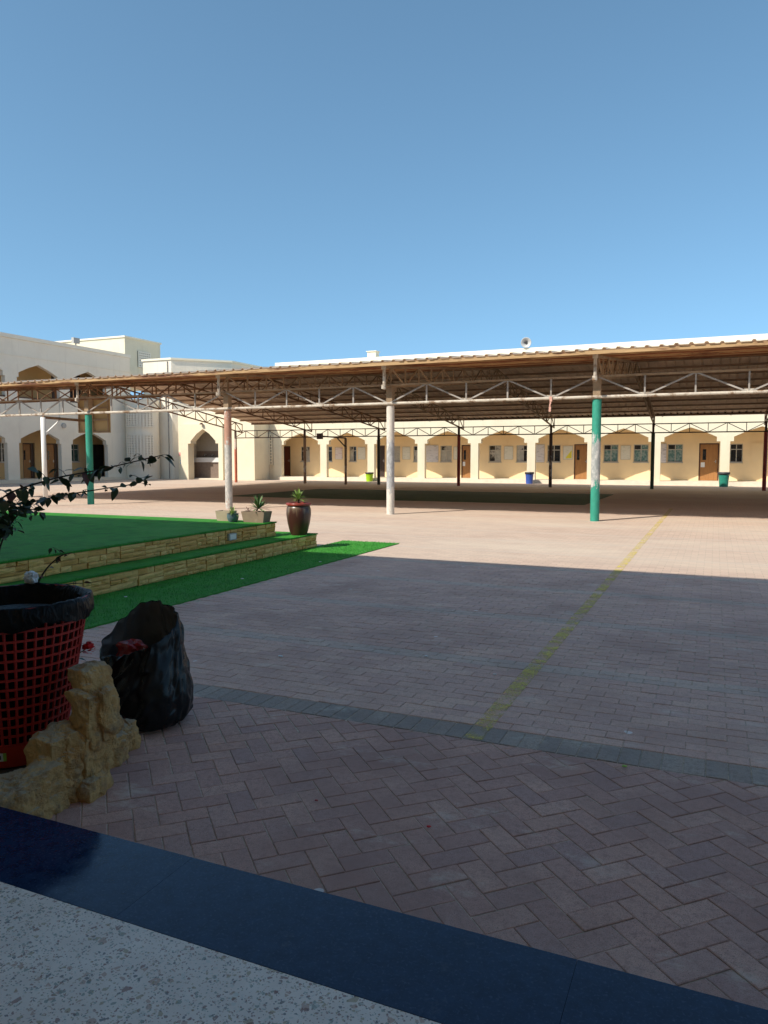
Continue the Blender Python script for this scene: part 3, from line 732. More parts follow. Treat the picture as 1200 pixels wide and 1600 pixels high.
wall_with_openings(lw, ml, LY0, 41.1, -.05, 3.6, LB, LB+.2, [(p, q, 1.22, 2.4) for p, q, _ in lops_w] + [(p, q, .2, 2.42) for p, q in lops_d], M['ochre'], 'corridor_wall')
MB().mbox(ml, LY0, 41.1, 3.602, 7.58, LB, LB+.2).build('upper_corridor_wall', M['ochre'], lw)
MB().mbox(ml, 36.2, 38.6, 4.3, 7.0, LB-.04, LB-.002).build('void_shade_panel', M['door_dark'], lw)  # dark panel painted in for the unlit gap behind the upper arch
for p, q, s_ in lops_w:
    window(lw, ml, p, q, 1.22, 2.4, LB+.05, {'pale': [M['pane_pale']], 'grille': [M['pane_dark']], 'green': [M['pane_green']]}[s_], grille=s_ == 'grille')
for i, (p, q) in enumerate(lops_d[:2]):
    door(lw, ml, p, q-.24, .205, 2.40, LB+.03, M['door'], flip=False)
    MB().mbox(ml, q-.235, q-.002, .205, 2.40, LB+.08, LB+.12).build('open_leaf', M['door_dark'], lw)
MB().mbox(ml, 39.5, 40.8, .2, 2.42, LB+.21, LB+.25).build('passage_shade_sheet', M['dark_in'], lw)  # dark sheet across the opening stands for the passage's shade
MB().box(LX-12, LX-.31, 41.11, 41.36, -.05, 8.39).build('end_wall', M['white_wall'], lw)
MB().box(LX-12, LX-.31, LY0, LY0+.25, -.05, 7.59).build('end_wall', M['white_wall'], lw)
MB().box(LX-12, LX-11.7, LY0+.26, 41.1, -.05, 7.59).build('rear_wall', M['white_wall'], lw)
bh = MB().tube([(LX+.1, 35.1, 3.5), (LX+.002, 35.1, 3.5)], .16, 16).build('wall_clock', M['socket']); tag(bh, 'small grey round fitting on the wall above the pillar between arches', 'wall fitting')

# rooftop stair house
rt_ = thing('stair_house', 'cream flat roofed stair house standing on the two storey wing roof', 'building', (-43, 47, 7.6))
MB().box(-50, -41.5, 45, 49, 7.0, 10.65).build('wall', M['cream'], rt_)
MB().box(-50.08, -41.42, 44.92, 49.08, 10.655, 10.78).build('coping', M['coping'], rt_)
mr_ = lambda a, z, d: (-41.5 - d, a, z)
breeze(rt_, mr_, 46.4, 47.7, 8.6, 9.75, -.125, 6, 6, M['white_wall'])
# round stair tower and corner block
st = thing('round_stair_tower', 'round off white stair tower with pierced screens beside the two storey wing', 'tower', (-36.7, 41.35, 0))
CT = Vector((-36.72, 41.35)); RT = 1.12
MB().lathe([(RT, -.05), (RT, 5.4)], (CT.x, CT.y, 0), 40).build('wall', M['white_wall'], st, smooth=False)
smooth_angle(bpy.data.objects[st.children[0].name])
MB().lathe([(RT+.015, 5.402), (RT+.015, 5.5)], (CT.x, CT.y, 0), 40).build('coping', M['white_wall'], st)
def mcyl(a, z, d): t = a; r = RT + .012 - d; return (CT.x + r*math.cos(t), CT.y + r*math.sin(t), z)
for (z0, z1, nr) in ((1.0, 3.05, 12), (3.62, 4.9, 8)):
    breeze(st, mcyl, math.radians(-105), math.radians(-15), z0, z1, -.115, 9, nr, M['white_wall'])
cb = thing('corner_block', 'pale corner block with chamfered face rising between the two wings', 'building', (-34, 44, 0))
MB().plan([(-37.4, 42.3), (-34.9, 42.3), (-32.0, 45.4), (-32.0, 52), (-37.4, 52)], -.05, 8.3).build('wall', M['white_wall'], cb)
MB().plan([(-37.46, 42.22), (-34.86, 42.22), (-31.92, 45.36), (-31.92, 52.1), (-37.46, 52.1)], 8.302, 8.44).build('coping', M['coping'], cb)
MB().tube([(-36.1+.9, 42.26, 0), (-35.2, 42.26, 8.2)], .035, 8).build('downpipe', M['grey_steel'], cb)
# wash house with the pointed portal
wh = thing('wash_house', 'low cream block with pointed portal and wash basins inside', 'building', (-30.6, 42, 0))
WY = 41.75
mw = lambda a, z, d: (a, WY + d, z)
px0, px1, pm_ = -32.92, -30.42, -31.67
pp = [(-33.95,-.04),(-33.95,4.5),(-27.75,4.5),(-27.75,-.04),(px1,-.04),(px1,2.45),(px1-.22,2.45),(px1-.22,2.62),(pm_+.5,3.12),(pm_,3.42),(pm_-.5,3.12),(px0+.22,2.62),(px0+.22,2.45),(px0,2.45),(px0,-.04)]
MB().prism(pp, mw, 0, .35).build('front_wall', M['cream'], wh)
MB().prism([(px0-.62,-.04),(px0-.62,3.75),(px1+.35,3.75),(px1+.35,-.04),(px1+.0,-.04),(px1,2.45),(px1-.22,2.45),(px1-.22,2.62),(pm_+.5,3.12),(pm_,3.42),(pm_-.5,3.12),(px0+.22,2.62),(px0+.22,2.45),(px0,2.45),(px0,-.04)], mw, -.28, -.003).build('portal_surround', M['cream'], wh)
MB().box(-27.98, -27.75, WY+.352, ARY+.12, -.05, 4.5).build('side_wall', M['cream'], wh)
MB().box(-33.95, -33.7, WY+.352, 44, -.05, 4.5).build('side_wall', M['white_wall'], wh)
MB().box(-33.95, -27.75, WY, 44.0, 4.502, 4.6).build('roof', M['coping'], wh)
MB().box(-33.69, -27.99, 43.35, 43.5, -.05, 4.5).build('inner_wall', M['tile_wall'], wh)
MB().box(-33.69, -27.99, WY+.36, 43.34, -.05, .08).build('floor', M['floor_tile'], wh)
tr = MB().box(-33.6, -28.2, 42.75, 43.34, 1.18, 1.5).build('basin_trough', M['basin'], wh)
MB().box(-33.6, -28.2, 42.85, 43.34, .08, 1.175).build('basin_plinth', M['tile_brown'], wh)
MB().box(-33.6, -28.2, 43.3, 43.345, 1.52, 1.95).build('splash_tiles', M['tile_brown'], wh)
for k in range(7): MB().tube([(-32.8+.62*k, 43.3, 1.72), (-32.8+.62*k, 43.15, 1.72), (-32.8+.62*k, 43.12, 1.62)], .03, 6).build('tap', M['steel'], tr)
mu = MB().mbox(mw, -33.93, px0-.64, 1.62, 1.86, -.012, -.003).build('painted_emblem', M['pink_print']); tag(mu, 'faded pink bar over blue painted emblem on wall beside the portal', 'painted sign')
bb = MB()
for k in range(16):
    a = -33.85 + R.random()*.30; z = 1.05 + R.random()*.45; bb.mbox(mw, a, a+R.uniform(.03, .1), z, z+R.uniform(.03, .09), -.0115-.0004*k, -.003)
bb.mbox(mw, -33.75, -33.56, 1.12, 1.5, -.02, -.003)
bb.build('blue_shapes', M['blue_print'], mu)
ld = MB().lathe([(.0, .12), (.09, .10), (.13, 0)], (pm_, WY-.42, 3.72), 14).build('portal_lamp', M['frame_dark']); tag(ld, 'dark dome lamp fixed above the wash house portal', 'lamp')
MB().beam((pm_, WY-.42, 3.82), (pm_, WY-.283, 3.82), .04).build('bracket', M['frame_dark'], ld)

# ------------------------------------------------------------------ the canopy
cn = thing('shade_canopy', 'wide steel courtyard canopy on painted poles with rusty trusses and sheet roof', 'canopy', (-8, 28, 0))
YF, YBK = 18.2, 38.0
FX = [-25.6, -23.2, -18.35, -13.0, -7.85, -2.58, 2.75, 8.05, 13.3]
BX = [-26.6, -21.8, -17.1, -12.45, -7.6, -2.75, 2.05, 6.9, 11.7]
FX[0] = -26.0
YE0, YE1, YR = 17.42, 39.15, 28.15
ZE0, ZE1, ZR = 3.90, 3.60, 4.98
def roofz(y): return ZE0 + (ZR-ZE0)*(y-YE0)/(YR-YE0) if y < YR else ZR + (ZE1-ZR)*(y-YR)/(YE1-YR)
FM = ['pole_white', 'pole_pink', 'pole_teal2', 'pole_pink', 'pole_white', 'pole_teal', 'pole_red', 'pole_white', 'pole_teal2']
BM = ['pole_orange', 'pole_tan', 'pole_black', 'pole_red', 'pole_brown', 'pole_dgreen', 'pole_red', 'pole_tan', 'pole_black']
for i in range(9):
    po = MB().tube([(FX[i], YF, -.05), (FX[i], YF, 2.86)], .105, 20).build('pole', M[FM[i]], cn); smooth_angle(po)
    MB().box(FX[i]-.085, FX[i]+.085, YF-.085, YF+.085, 2.86, 3.36).build('pole_head', M['rust_tan'], po)
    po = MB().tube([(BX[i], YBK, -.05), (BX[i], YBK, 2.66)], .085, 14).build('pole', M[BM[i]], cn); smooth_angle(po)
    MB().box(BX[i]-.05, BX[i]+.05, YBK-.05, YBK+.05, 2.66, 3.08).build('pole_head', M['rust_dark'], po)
def along(i, y):
    t = (y-YF)/(YBK-YF); return FX[i]*(1-t) + BX[i]*t
TOPD = .125; DEP = .5
for i in range(9):
    def P3(y, low): return Vector((along(i, y), y, roofz(y) - TOPD - (DEP if low else 0)))
    ys = [17.8, YF+.02]
    nseg = 10
    ys += [YF + (YR-YF)*k/nseg for k in range(1, nseg+1)]
    ys += [YR + (YBK-YR)*k/nseg for k in range(1, nseg+1)] + [38.75]
    ch = MB()
    for low in (False, True):
        for a, b in ((17.8, YR), (YR, 38.75)): ch.beam(P3(a, low), P3(b, low), .055, .06)
    tro = ch.build('cross_truss', M['rust_tan'] if i in (3, 4, 5) else M['rust'], cn)
    wb = MB()
    for k, y in enumerate(ys):
        if k == 0: continue
        wb.beam(P3(y, True), P3(y, False), .036)
    for k in range(len(ys)-1):
        lo = k % 2 == 0
        wb.beam(P3(ys[k], lo), P3(ys[k+1], not lo), .034)
    wb.build('web_bars', M['rust_tan'] if i in (3, 4, 5) else M['rust'], tro)
    fp = MB().tube([P3(17.8, True) - Vector((0, 0, .07)), P3(17.8, False) + Vector((0, 0, .07))], .04, 10).build('end_post', M['white_steel'], tro)
    for lw_ in (True, False): c_ = P3(17.8, lw_); MB().tube([c_ + Vector((0, -.03, -.05)), c_ + Vector((0, -.03, .05))], .062, 10).build('end_cap', M['white_steel'], fp)
def lengthwise(Y, XS, zlo, zhi, wl_, wu, ws, ml_, mu_, mw_, single, npan=5):
    for i in range(8):
        a, b = XS[i], XS[i+1]
        t = MB().tube([(a, Y-.0, zlo), (b, Y-.0, zlo)], wl_, 10, cap=False).build('edge_truss', ml_, cn)
        MB().beam((a, Y, zhi), (b, Y, zhi), wu).build('top_chord', mu_, t)
        joined = MB()
        for k in range(npan+1):
            xk = a + (b-a)*k/npan
            if 0 < k < npan:
                mb = MB() if single else joined
                mb.beam((xk, Y, zlo), (xk, Y, zhi), ws)
                if single: mb.build('strut', mw_, t)
            if k < npan:
                lo = k % 2 == 0; xn = a + (b-a)*(k+1)/npan
                if i % 2: lo = not lo
                mb = MB() if single else joined
                mb.beam((xk, Y, zlo if lo else zhi), (xn, Y, zhi if lo else zlo), ws)
                if single: mb.build('strut', mw_, t)
        if not single: joined.build('web_bars', mw_, t)
        else:
            for k in range(1, npan):
                xk = a + (b-a)*k/npan
                if (k % 2 == 0) != bool(i % 2): MB().box(xk-.10, xk+.10, Y-.012, Y+.012, zlo-.02, zlo+.075).build('gusset', M['white_steel'], t)
lengthwise(YF-.11, FX, 2.91, 3.385, .037, .044, .036, M['white_steel'], M['rust_tan'], M['grey_steel'], True)
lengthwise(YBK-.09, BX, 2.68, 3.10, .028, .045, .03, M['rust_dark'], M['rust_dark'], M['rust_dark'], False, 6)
RXA, RXB = -26.2, 13.9
for (ya, yb, n) in ((YE0+.06, YR-.1, 10), (YR+.1, YE1-.06, 10)):
    for k in range(n):
        y = ya + (yb-ya)*k/(n-1); z = roofz(y) - .052
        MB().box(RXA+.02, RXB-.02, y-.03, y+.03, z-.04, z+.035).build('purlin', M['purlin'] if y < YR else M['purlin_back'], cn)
def sheet_mesh(y0, z0, y1, z1, name):
    prof = []
    for k in range(3):
        b = k*.3; prof += [(b, 0), (b+.11, 0), (b+.135, .04), (b+.185, .04), (b+.21, 0)]
    prof.append((.9+.02, 0.0))
    mb = MB(); n = len(prof); t = .006
    V = [(x, y0, z0+z) for x, z in prof] + [(x, y1, z1+z) for x, z in prof] + [(x, y0, z0+z+t) for x, z in prof] + [(x, y1, z1+z+t) for x, z in prof]
    F = []
    for i in range(n-1):
        F += [(i, i+1, n+i+1, n+i), (2*n+i, 3*n+i, 3*n+i+1, 2*n+i+1), (i, 2*n+i, 2*n+i+1, i+1), (n+i, n+i+1, 3*n+i+1, 3*n+i)]
    mb.add(V, F); return mb.mesh(name, M['sheet'])
fm = sheet_mesh(YE0-.0, ZE0, YR+.05, ZR+.005, 'roof_sheet'); bm_ = sheet_mesh(YR-.05, ZR+.012, YE1, ZE1, 'roof_sheet')
k = 0
while RXA + k*.9 < RXB - .2:
    for mm in (fm, bm_): place('roof_sheet', mm, cn, (RXA + k*.9, 0 + R.uniform(-.02, .02), R.uniform(-.004, .004) + (.0 if k % 2 else .007)))
    k += 1
rg = MB().beam((-3.62, YF-.11, 2.88), (-3.62, YF-.11, 2.85), .05); rg = MB()
for k in range(6): rg.box(-3.66 + .01*math.sin(k), -3.60 + .012*math.sin(k*1.7) - .006*k, YF-.175-.004*(k % 2), YF-.155, 2.95-.06*(k+1)+.001, 2.95-.06*k)
tag(rg.build('rag', M['rag']), 'pink rag tied to the white lower chord of the canopy truss', 'rag')

MB().box(RXA, RXB, YE1-.045, YE1-.005, ZE1-.09, ZE1+.05).build('eave_closer', M['rust_dark'], cn)
# ------------------------------------------------------------------ posts in the yard
BXp, BYp = -19.0, 17.0
bp = thing('basketball_post', 'white basketball post with rusty arm holding a tan plywood backboard', 'basketball hoop', (BXp, BYp, 0))
MB().tube([(BXp, BYp, -.05), (BXp, BYp, 2.74)], .072, 14).build('post', M['white_paint'], bp, smooth=True)
MB().beam((BXp, BYp, 2.74), (BXp, 18.95, 2.70), .075).build('arm', M['rust'], bp)
MB().beam((BXp, BYp+.05, 2.2), (BXp, BYp+.7, 2.70), .055).build('brace', M['white_paint'], bp)
bo = MB().box(-19.55, -18.22, 18.98, 19.02, 2.32, 3.54).build('backboard', M['board'], bp)
for z in (2.35, 2.74, 3.13, 3.51): MB().beam((-19.55, 18.95, z), (-18.22, 18.95, z), .045).build('rail', M['rust_tan'], bo)
for x in (-19.52, -18.89, -18.25): MB().beam((x, 18.935, 2.33), (x, 18.935, 3.53), .035).build('stile', M['rust_tan'], bo)
ri = MB(); ri.tube([(-18.9+.23*math.cos(t*.4488), 19.3+.23*math.sin(t*.4488), 2.6) for t in range(15)], .012, 6).beam((-18.9, 19.03, 2.6), (-18.9, 19.08, 2.6), .06)
ri.build('hoop', M['pole_orange'], bp)
gp = thing('goal_post', 'bare tan post with short arm ending in a small box before the arches', 'post', (-18.9, 37.5, 0))
MB().tube([(-18.9, 37.5, -.05), (-18.9, 37.5, 2.58)], .07, 12).build('post', M['pole_tan'], gp, smooth=True)
MB().beam((-18.9, 37.5, 2.58), (-18.9, 34.6, 2.62), .07).build('arm', M['rust_dark'], gp)
MB().box(-19.05, -18.75, 34.45, 34.6, 2.46, 2.76).build('end_box', M['frame_dark'], gp)
MB().beam((-18.9, 37.45, 2.1), (-18.9, 36.5, 2.56), .05).build('brace', M['rust_dark'], gp)
# roof fittings
hs = thing('horn_loudspeaker', 'grey horn loudspeaker mounted on the arcade parapet', 'loudspeaker', (-10.25, 43.6, 7.83))
hd = Vector((.15, -1, -.05)).normalized()
hm = MB(); hm.lathe([(.05, .0), (.055, .10), (.09, .2), (.17, .30), (.28, .36), (.30, .365), (.28, .35), (.165, .285), (.08, .18), (.03, .06)], (0, 0, 0), 24, caps=(True, True))
q = hd.to_track_quat('Z', 'Y').to_matrix(); hm.v = [tuple(q @ Vector(v) + Vector((-10.25, 43.75, 8.14))) for v in hm.v]
hm.build('horn', M['horn'], hs, smooth=True)
MB().lathe([(.0, 0), (.06, .02), (.075, .08), (0, .1)], (-10.24, 43.5, 8.09), 12).build('driver_bulb', M['bin_top'], hs, smooth=True)
MB().beam((-10.25, 43.72, 7.83), (-10.25, 43.72, 8.14), .05).build('bracket', M['grey_steel'], hs)
fl = thing('floodlight', 'small grey floodlight on the parapet of the two storey wing', 'floodlight', (-37.6, 36.4, 8.63))
MB().box(-37.7, -37.5, 36.15, 36.65, 8.78, 9.12).build('housing', M['socket'], fl)
MB().beam((-37.6, 36.4, 8.63), (-37.6, 36.4, 8.78), .06).build('bracket', M['grey_steel'], fl)
ac = thing('roof_vent', 'small pale vent box on the arcade roof edge', 'vent', (-20.3, 44.2, 7.5))
MB().box(-20.6, -20.0, 44.0, 44.5, 7.495, 8.25).build('case', M['coping'], ac); MB().box(-20.66, -19.94, 43.94, 44.56, 8.252, 8.3).build('cap', M['coping'], ac)
# bins against the arcade
def bin_(name, label, x, y, h, r, mt, group='bins by the arches'):
    t = thing(name, label, 'bin', (x, y, 0), group)
    b_ = MB().lathe([(r*.78, .0), (r, h*.97), (r*1.06, h*.97), (r*1.06, h), (r*.96, h), (r*.94, h*.9), (r*.7, .03)], (x, y, 0), 20).build('body', M[mt], t); smooth_angle(b_)
    MB().lathe([(r*.95, h*.9), (r*.97, h+.012), (r*1.09, h+.012), (r*1.10, h*.86), (r*1.075, h*.86), (r*1.075, h*.95)], (x, y, 0), 20, caps=(False, False)).build('liner', M['bin_top'], t, smooth=True)
bin_('bin', 'tapered blue plastic bin with black liner standing before an arch pillar', -9.75, 42.75, .66, .24, 'bin_blue')
bin_('bin', 'tapered teal green plastic bin with liner standing before an arch pillar', .42, 42.4, .74, .27, 'bin_green')
bin_('bin', 'lime green bin with dark top standing beside the black pole', -19.95, 42.9, .56, .25, 'bin_lime')

# ------------------------------------------------------------------ the stage
sg = thing('stage', 'stepped stage with sandstone risers and green turf treads', 'stage', (-7, 8, 0))
SX1, SX2, Z1, Z2, SE1, SE2, SB = -6.08, -6.52, .225, .45, 11.0, 10.42, 10.4
MB().box(-16, SX1-.03, 2.6, SE1-.02, -.04, Z1-.012).build('lower_core', M['mortar'], sg)
MB().box(-16, SX2-.03, 2.6, SE2-.02, Z1-.01, Z2-.012).build('upper_core', M['mortar'], sg)
MB().box(-16, SX1+.008, 2.6, SE1, Z1-.0115, Z1+.008).build('lower_tread_turf', M['turf'], sg)
MB().box(-16.01, SX2+.008, 2.61, SE2, Z2-.0115, Z2+.008).build('upper_turf', M['turf'], sg)
def stone_mesh():
    mb = MB(); n = 3
    V = []; F = []
    # slab with rough front: local X depth (front +x), Y width 1, Z height 1
    for j in range(n+1):
        for i in range(n+1):
            e = .0 if (i in (0, n) or j in (0, n)) else 1
            V.append((.012*e + R.uniform(-.004, .006), i/n-.5, j/n-.5))
    for j in range(n):
        for i in range(n): a = j*(n+1)+i; F.append((a, a+1, a+n+2, a+n+1))
    b0 = len(V); V += [(-.03, -.5, -.5), (-.03, .5, -.5), (-.03, .5, .5), (-.03, -.5, .5)]
    bot = list(range(0, n+1)); top = [n*(n+1)+i for i in range(n+1)]; lf = [j*(n+1) for j in range(n+1)]; rg_ = [j*(n+1)+n for j in range(n+1)]
    F += [tuple([b0, b0+1] + bot[::-1]), tuple([b0+3] + top + [b0+2]), tuple([b0+3, b0] + lf), tuple([b0+1, b0+2] + rg_[::-1])]
    mb.add(V, F); return mb.mesh('stone', M['stone'])
SM = [stone_mesh() for _ in range(6)]
def riser(X, y0, y1, z0, z1):
    y = y0
    while y < y1 - .01:
        wb_ = min(R.uniform(.22, .46), y1-y)
        if y1 - (y+wb_) < .12: wb_ = y1-y
        nr = R.choice((3, 3, 4)); cuts = [0] + [(k+R.uniform(-.16, .16))/nr for k in range(1, nr)] + [1]
        for r in range(nr):
            za, zb_ = z0 + (z1-z0)*cuts[r], z0 + (z1-z0)*cuts[r+1]
            m_ = R.choice((1, 2, 2, 3)) if wb_ > .3 else R.choice((1, 2)); ws = [R.uniform(.6, 1.4) for _ in range(m_)]; tot = sum(ws); yy = y
            for w_ in ws:
                wd = wb_*w_/tot
                place('stone', R.choice(SM), sg, (X-.002+R.uniform(-.010, .007), yy+wd/2, (za+zb_)/2), (R.uniform(-.025, .025), R.uniform(-.04, .04), R.uniform(-.025, .025)), (1, wd-.006, zb_-za-.005)); yy += wd
        y += wb_
riser(SX1, 4.7, SE1-.02, .012, Z1-.013)
riser(SX2, 4.7, SE2-.02, Z1+.009, Z2-.013)
tag(tread_fibres.build('turf_fibres', M['blade'], sg, fix=False), kind='stuff')
sk = thing('socket_box', 'small grey socket box fixed to the upper stone riser', 'socket box', (SX2+.01, 9.15, .34))
MB().box(SX2+.005, SX2+.04, 9.07, 9.25, .285, .385).build('plate', M['socket'], sk)
MB().box(SX2+.0401, SX2+.044, 9.09, 9.23, .30, .37).build('cover_flap', M['white_paint'], sk)

def spiky(root, c, n, l, wdt, up, m, name='foliage'):
    mb = MB(); c = Vector(c)
    for k in range(n):
        a = k*2.4 + R.uniform(-.3, .3); e = up*(k/n) + R.uniform(-.1, .25); L = l*R.uniform(.7, 1.1)
        d = Vector((math.cos(a)*math.cos(e), math.sin(a)*math.cos(e), math.sin(e))); sd = Vector((-math.sin(a), math.cos(a), 0))
        pts = []
        for s_ in (0, .3, .65, 1):
            p = c + d*L*s_ + Vector((0, 0, -.35*L*s_*s_*(1-math.sin(e))))
            ww = wdt*(.55, 1, .75, .02)[int(s_*3.01) if s_ < 1 else 3]
            dip = Vector((0, 0, .25*ww)); pts += [p - sd*ww + dip, p, p + sd*ww + dip]
        F = []
        for i in range(3):
            b = i*3; F += [(b, b+1, b+4, b+3), (b+1, b+2, b+5, b+4)]
        mb.add(pts, F)
    return mb.build(name, m, root, fix=False)
# big glazed jar
jr = thing('glazed_jar', 'tall brown glazed jar with red rim on the lower stage step', 'plant pot', (-5.98+.0-.23, 10.38, Z1+.008))
jc = Vector((-6.24, 10.66, Z1+.008)); jr.location = jc; WL[jr.name] = jc.copy()
j = MB().lathe([(.125, 0), (.15, .06), (.185, .20), (.205, .34), (.20, .43), (.185, .475), (.17, .49)], jc, 28).build('body', M['glaze'], jr); smooth_angle(j)
j = MB().lathe([(.168, .485), (.205, .49), (.212, .515), (.20, .53), (.165, .528), (.155, .47), (.10, .46), (0, .455)], jc, 28, caps=(False, False)).build('rim', M['glaze_red'], jr); smooth_angle(j, 60)
p1 = thing('spiky_plant', 'light green spiky plant growing in the tall glazed jar', 'plant', jc + Vector((0, 0, .46)))
spiky(p1, jc + Vector((.0, 0, .58)), 34, .21, .015, 1.35, M['agave'])
MB().tube([jc + Vector((0, 0, .45)), jc + Vector((0, 0, .62))], [.018, .012], 6).build('stem', M['stem'], p1)
# trough planters on the stage corner
def trough(label, x0, x1, y0, y1, h, m, z=Z2+.008):
    cx, cy = (x0+x1)/2, (y0+y1)/2
    t = thing('planter', label, 'plant pot', (cx, cy, z)); k = .84
    mb = MB(); V = []
    for (s_, zz) in ((k, 0), (1, h), (.9, h), (.9, h-.05)):
        V += [(cx+(x0-cx)*s_, cy+(y0-cy)*s_, z+zz), (cx+(x1-cx)*s_, cy+(y0-cy)*s_, z+zz), (cx+(x1-cx)*s_, cy+(y1-cy)*s_, z+zz), (cx+(x0-cx)*s_, cy+(y1-cy)*s_, z+zz)]
    F = [(3, 2, 1, 0), (12, 13, 14, 15)]
    for r in range(3):
        for i in range(4): jn = (i+1) % 4; F.append((r*4+i, r*4+jn, r*4+4+jn, r*4+4+i))
    mb.add(V, F).build('trough', m, t)
    MB().box(cx+(x0-cx)*.88, cx+(x1-cx)*.88, cy+(y0-cy)*.88, cy+(y1-cy)*.88, z+h-.047, z+h-.02).build('soil', M['soil'], t)
    return t, Vector((cx, cy, z+h-.02))
t, c_ = trough('dusty brown trough planter nearest the glazed jar', -7.0, -6.56, 10.12, 10.36, .175, M['terracotta'])
p = thing('spiky_plant', 'dark spiky plant growing in the brown trough planter', 'plant', c_)
spiky(p, c_ + Vector((.04, 0, .06)), 40, .25, .018, 1.25, M['agave_dark'])
spiky(p, c_ + Vector((-.16, 0, .01)), 10, .10, .008, .9, M['leaf_red'], 'dry_leaves')
t, c_ = trough('pale empty trough planter behind the blue pot', -7.55, -7.26, 10.18, 10.38, .165, M['concrete_pot'])
bp_ = thing('blue_pot', 'small round blue grey pot between the two trough planters', 'plant pot', (-7.13, 10.08, Z2+.008))
c_ = Vector((-7.13, 10.08, Z2+.008))
j = MB().lathe([(.06, 0), (.085, .04), (.098, .09), (.09, .125), (.098, .14), (.085, .14), (.08, .11), (0, .105)], c_, 20, caps=(True, False)).build('body', M['blue_glaze'], bp_); smooth_angle(j, 50)
p = thing('spiky_plant', 'small yellowish green plant growing in the blue pot', 'plant', c_ + Vector((0, 0, .105)))
spiky(p, c_ + Vector((0, 0, .12)), 26, .16, .012, 1.25, M['agave'])
ck = MB().box(-6.50, -6.36, 10.86, 10.97, Z1+.009, Z1+.23).build('concrete_block', M['concrete_pot']); tag(ck, 'plain pale concrete block standing behind the glazed jar', 'block')

# ------------------------------------------------------------------ the foreground: rock edged bed, basket, sack, bougainvillea
soil = MB().box(-6.0, -2.74, 1.902, 2.84, -.06, .09).build('planting_bed', M['soil']); tag(soil, kind='structure')
rk = thing('rock_wall', 'rough yellow coral rock edging beside the red basket', 'rock wall', (-2.45, 2.3, 0))
def rock(name, c, sx, sy, sz, seed, amp=.05, lean=(0, 0), sub=4, boxy=.55):
    b = bmesh.new(); bmesh.ops.create_icosphere(b, subdivisions=sub+1, radius=1)
    for v in b.verts:
        n = v.co.normalized(); m_ = max(abs(n.x), abs(n.y), abs(n.z)); q_ = n.lerp(n/m_, boxy)
        p = Vector((q_.x*sx, q_.y*sy, q_.z*sz))
        s_ = Vector((seed*3.1, seed*1.7, seed*.9))
        d = noise.fractal(p*7 + s_, 1.0, 2.1, 5)*amp + abs(noise.noise(p*16 + s_))*amp*.55 - abs(noise.noise(p*30 + s_))*amp*.3
        vd = noise.cell(p*14 + s_)
        p = p + n*(d + (vd-.5)*amp*.12)
        p.x += lean[0]*p.z; p.y += lean[1]*p.z
        v.co = p + Vector(c) - wl(rk)
    me = bpy.data.meshes.new(name); b.to_mesh(me); b.free(); me.materials.append(M['rock'])
    o = bpy.data.objects.new(name, me); COL.objects.link(o); o.parent = rk; WL[o.name] = wl(rk)
    return o
rock('rock', (-2.57, 2.12, .07), .075, .21, .15, 1, .036, sub=5)
rock('rock', (-2.585, 2.36, .14), .078, .14, .19, 2, .038, sub=5)
rock('rock', (-2.545, 2.50, .31), .075, .10, .17, 3, .036, sub=5)
rock('rock', (-2.585, 2.54, .46), .062, .085, .10, 4, .034, (-.2, 0))
rock('rock', (-2.53, 2.47, .13), .048, .08, .16, 5, .034)
rock('rock', (-2.50, 2.53, .34), .042, .055, .13, 6, .03)
rock('rock', (-2.49, 2.43, .035), .045, .06, .055, 7, .026)
rock('rock', (-2.70, 2.02, .10), .10, .11, .09, 8, .03)
rock('rock', (-2.70, 2.74, .06), .075, .12, .08, 9, .035)
rock('rock', (-2.82, 2.90, .07), .14, .07, .09, 10, .035)

# basket
BC = Vector((-3.03, 2.49, .09)); BH = .74; RB, RTp = .215, .348
bk = thing('red_basket', 'tall red plastic lattice basket used as a bin beside the rock edging', 'basket', BC)
def br_(z): return RB + (RTp-RB)*(z/BH)
la = MB(); NR, NC, n = 14, 48, 96
zb0 = .115
for i in range(NR+1):
    z = zb0 + (BH-zb0)*i/NR; h = .0052 if i < NR else .014
    la.lathe([(br_(z-h), z-h), (br_(z+h), z+h), (br_(z+h)-.009, z+h), (br_(z-h)-.009, z-h), (br_(z-h), z-h)], BC, n, caps=(False, False))
bod = la.build('lattice_rings', M['red_plastic'], bk, smooth=False); smooth_angle(bod)
ri_ = MB()
for k in range(NC):
    a = 2*math.pi*k/NC; dirv = Vector((math.cos(a), math.sin(a), 0))
    ri_.beam(BC + dirv*(br_(zb0)-.006) + Vector((0, 0, zb0)), BC + dirv*(RTp-.006) + Vector((0, 0, BH)), .0105, .008)
ri_.build('lattice_ribs', M['red_plastic'], bk)
bs = MB().lathe([(RB-.02, 0), (RB, .01), (br_(zb0), zb0), (br_(zb0)-.012, zb0), (RB-.03, .015)], BC, 64, caps=(True, True)).build('base', M['red_base'], bk); smooth_angle(bs)
for i, (dz, mtl, da0, da1) in enumerate(((0, 'white_paper', -.0, .16), (0, 'sticker_green', .16, .22))):
    mb = MB(); a0 = math.radians(-62); z0, z1 = .045, .085
    for s_ in range(4):
        t0 = a0 + da0 + (da1-da0)*s_/4; t1 = a0 + da0 + (da1-da0)*(s_+1)/4
        mb.add([BC + Vector((math.cos(t)*(br_(z)+.0025), math.sin(t)*(br_(z)+.0025), z)) for (t, z) in ((t0, z0), (t1, z0), (t1, z1), (t0, z1))], [(0, 1, 2, 3)])
    mb.build('sticker', M[mtl], bk, fix=False)
mb = MB(); a0 = math.radians(-62)
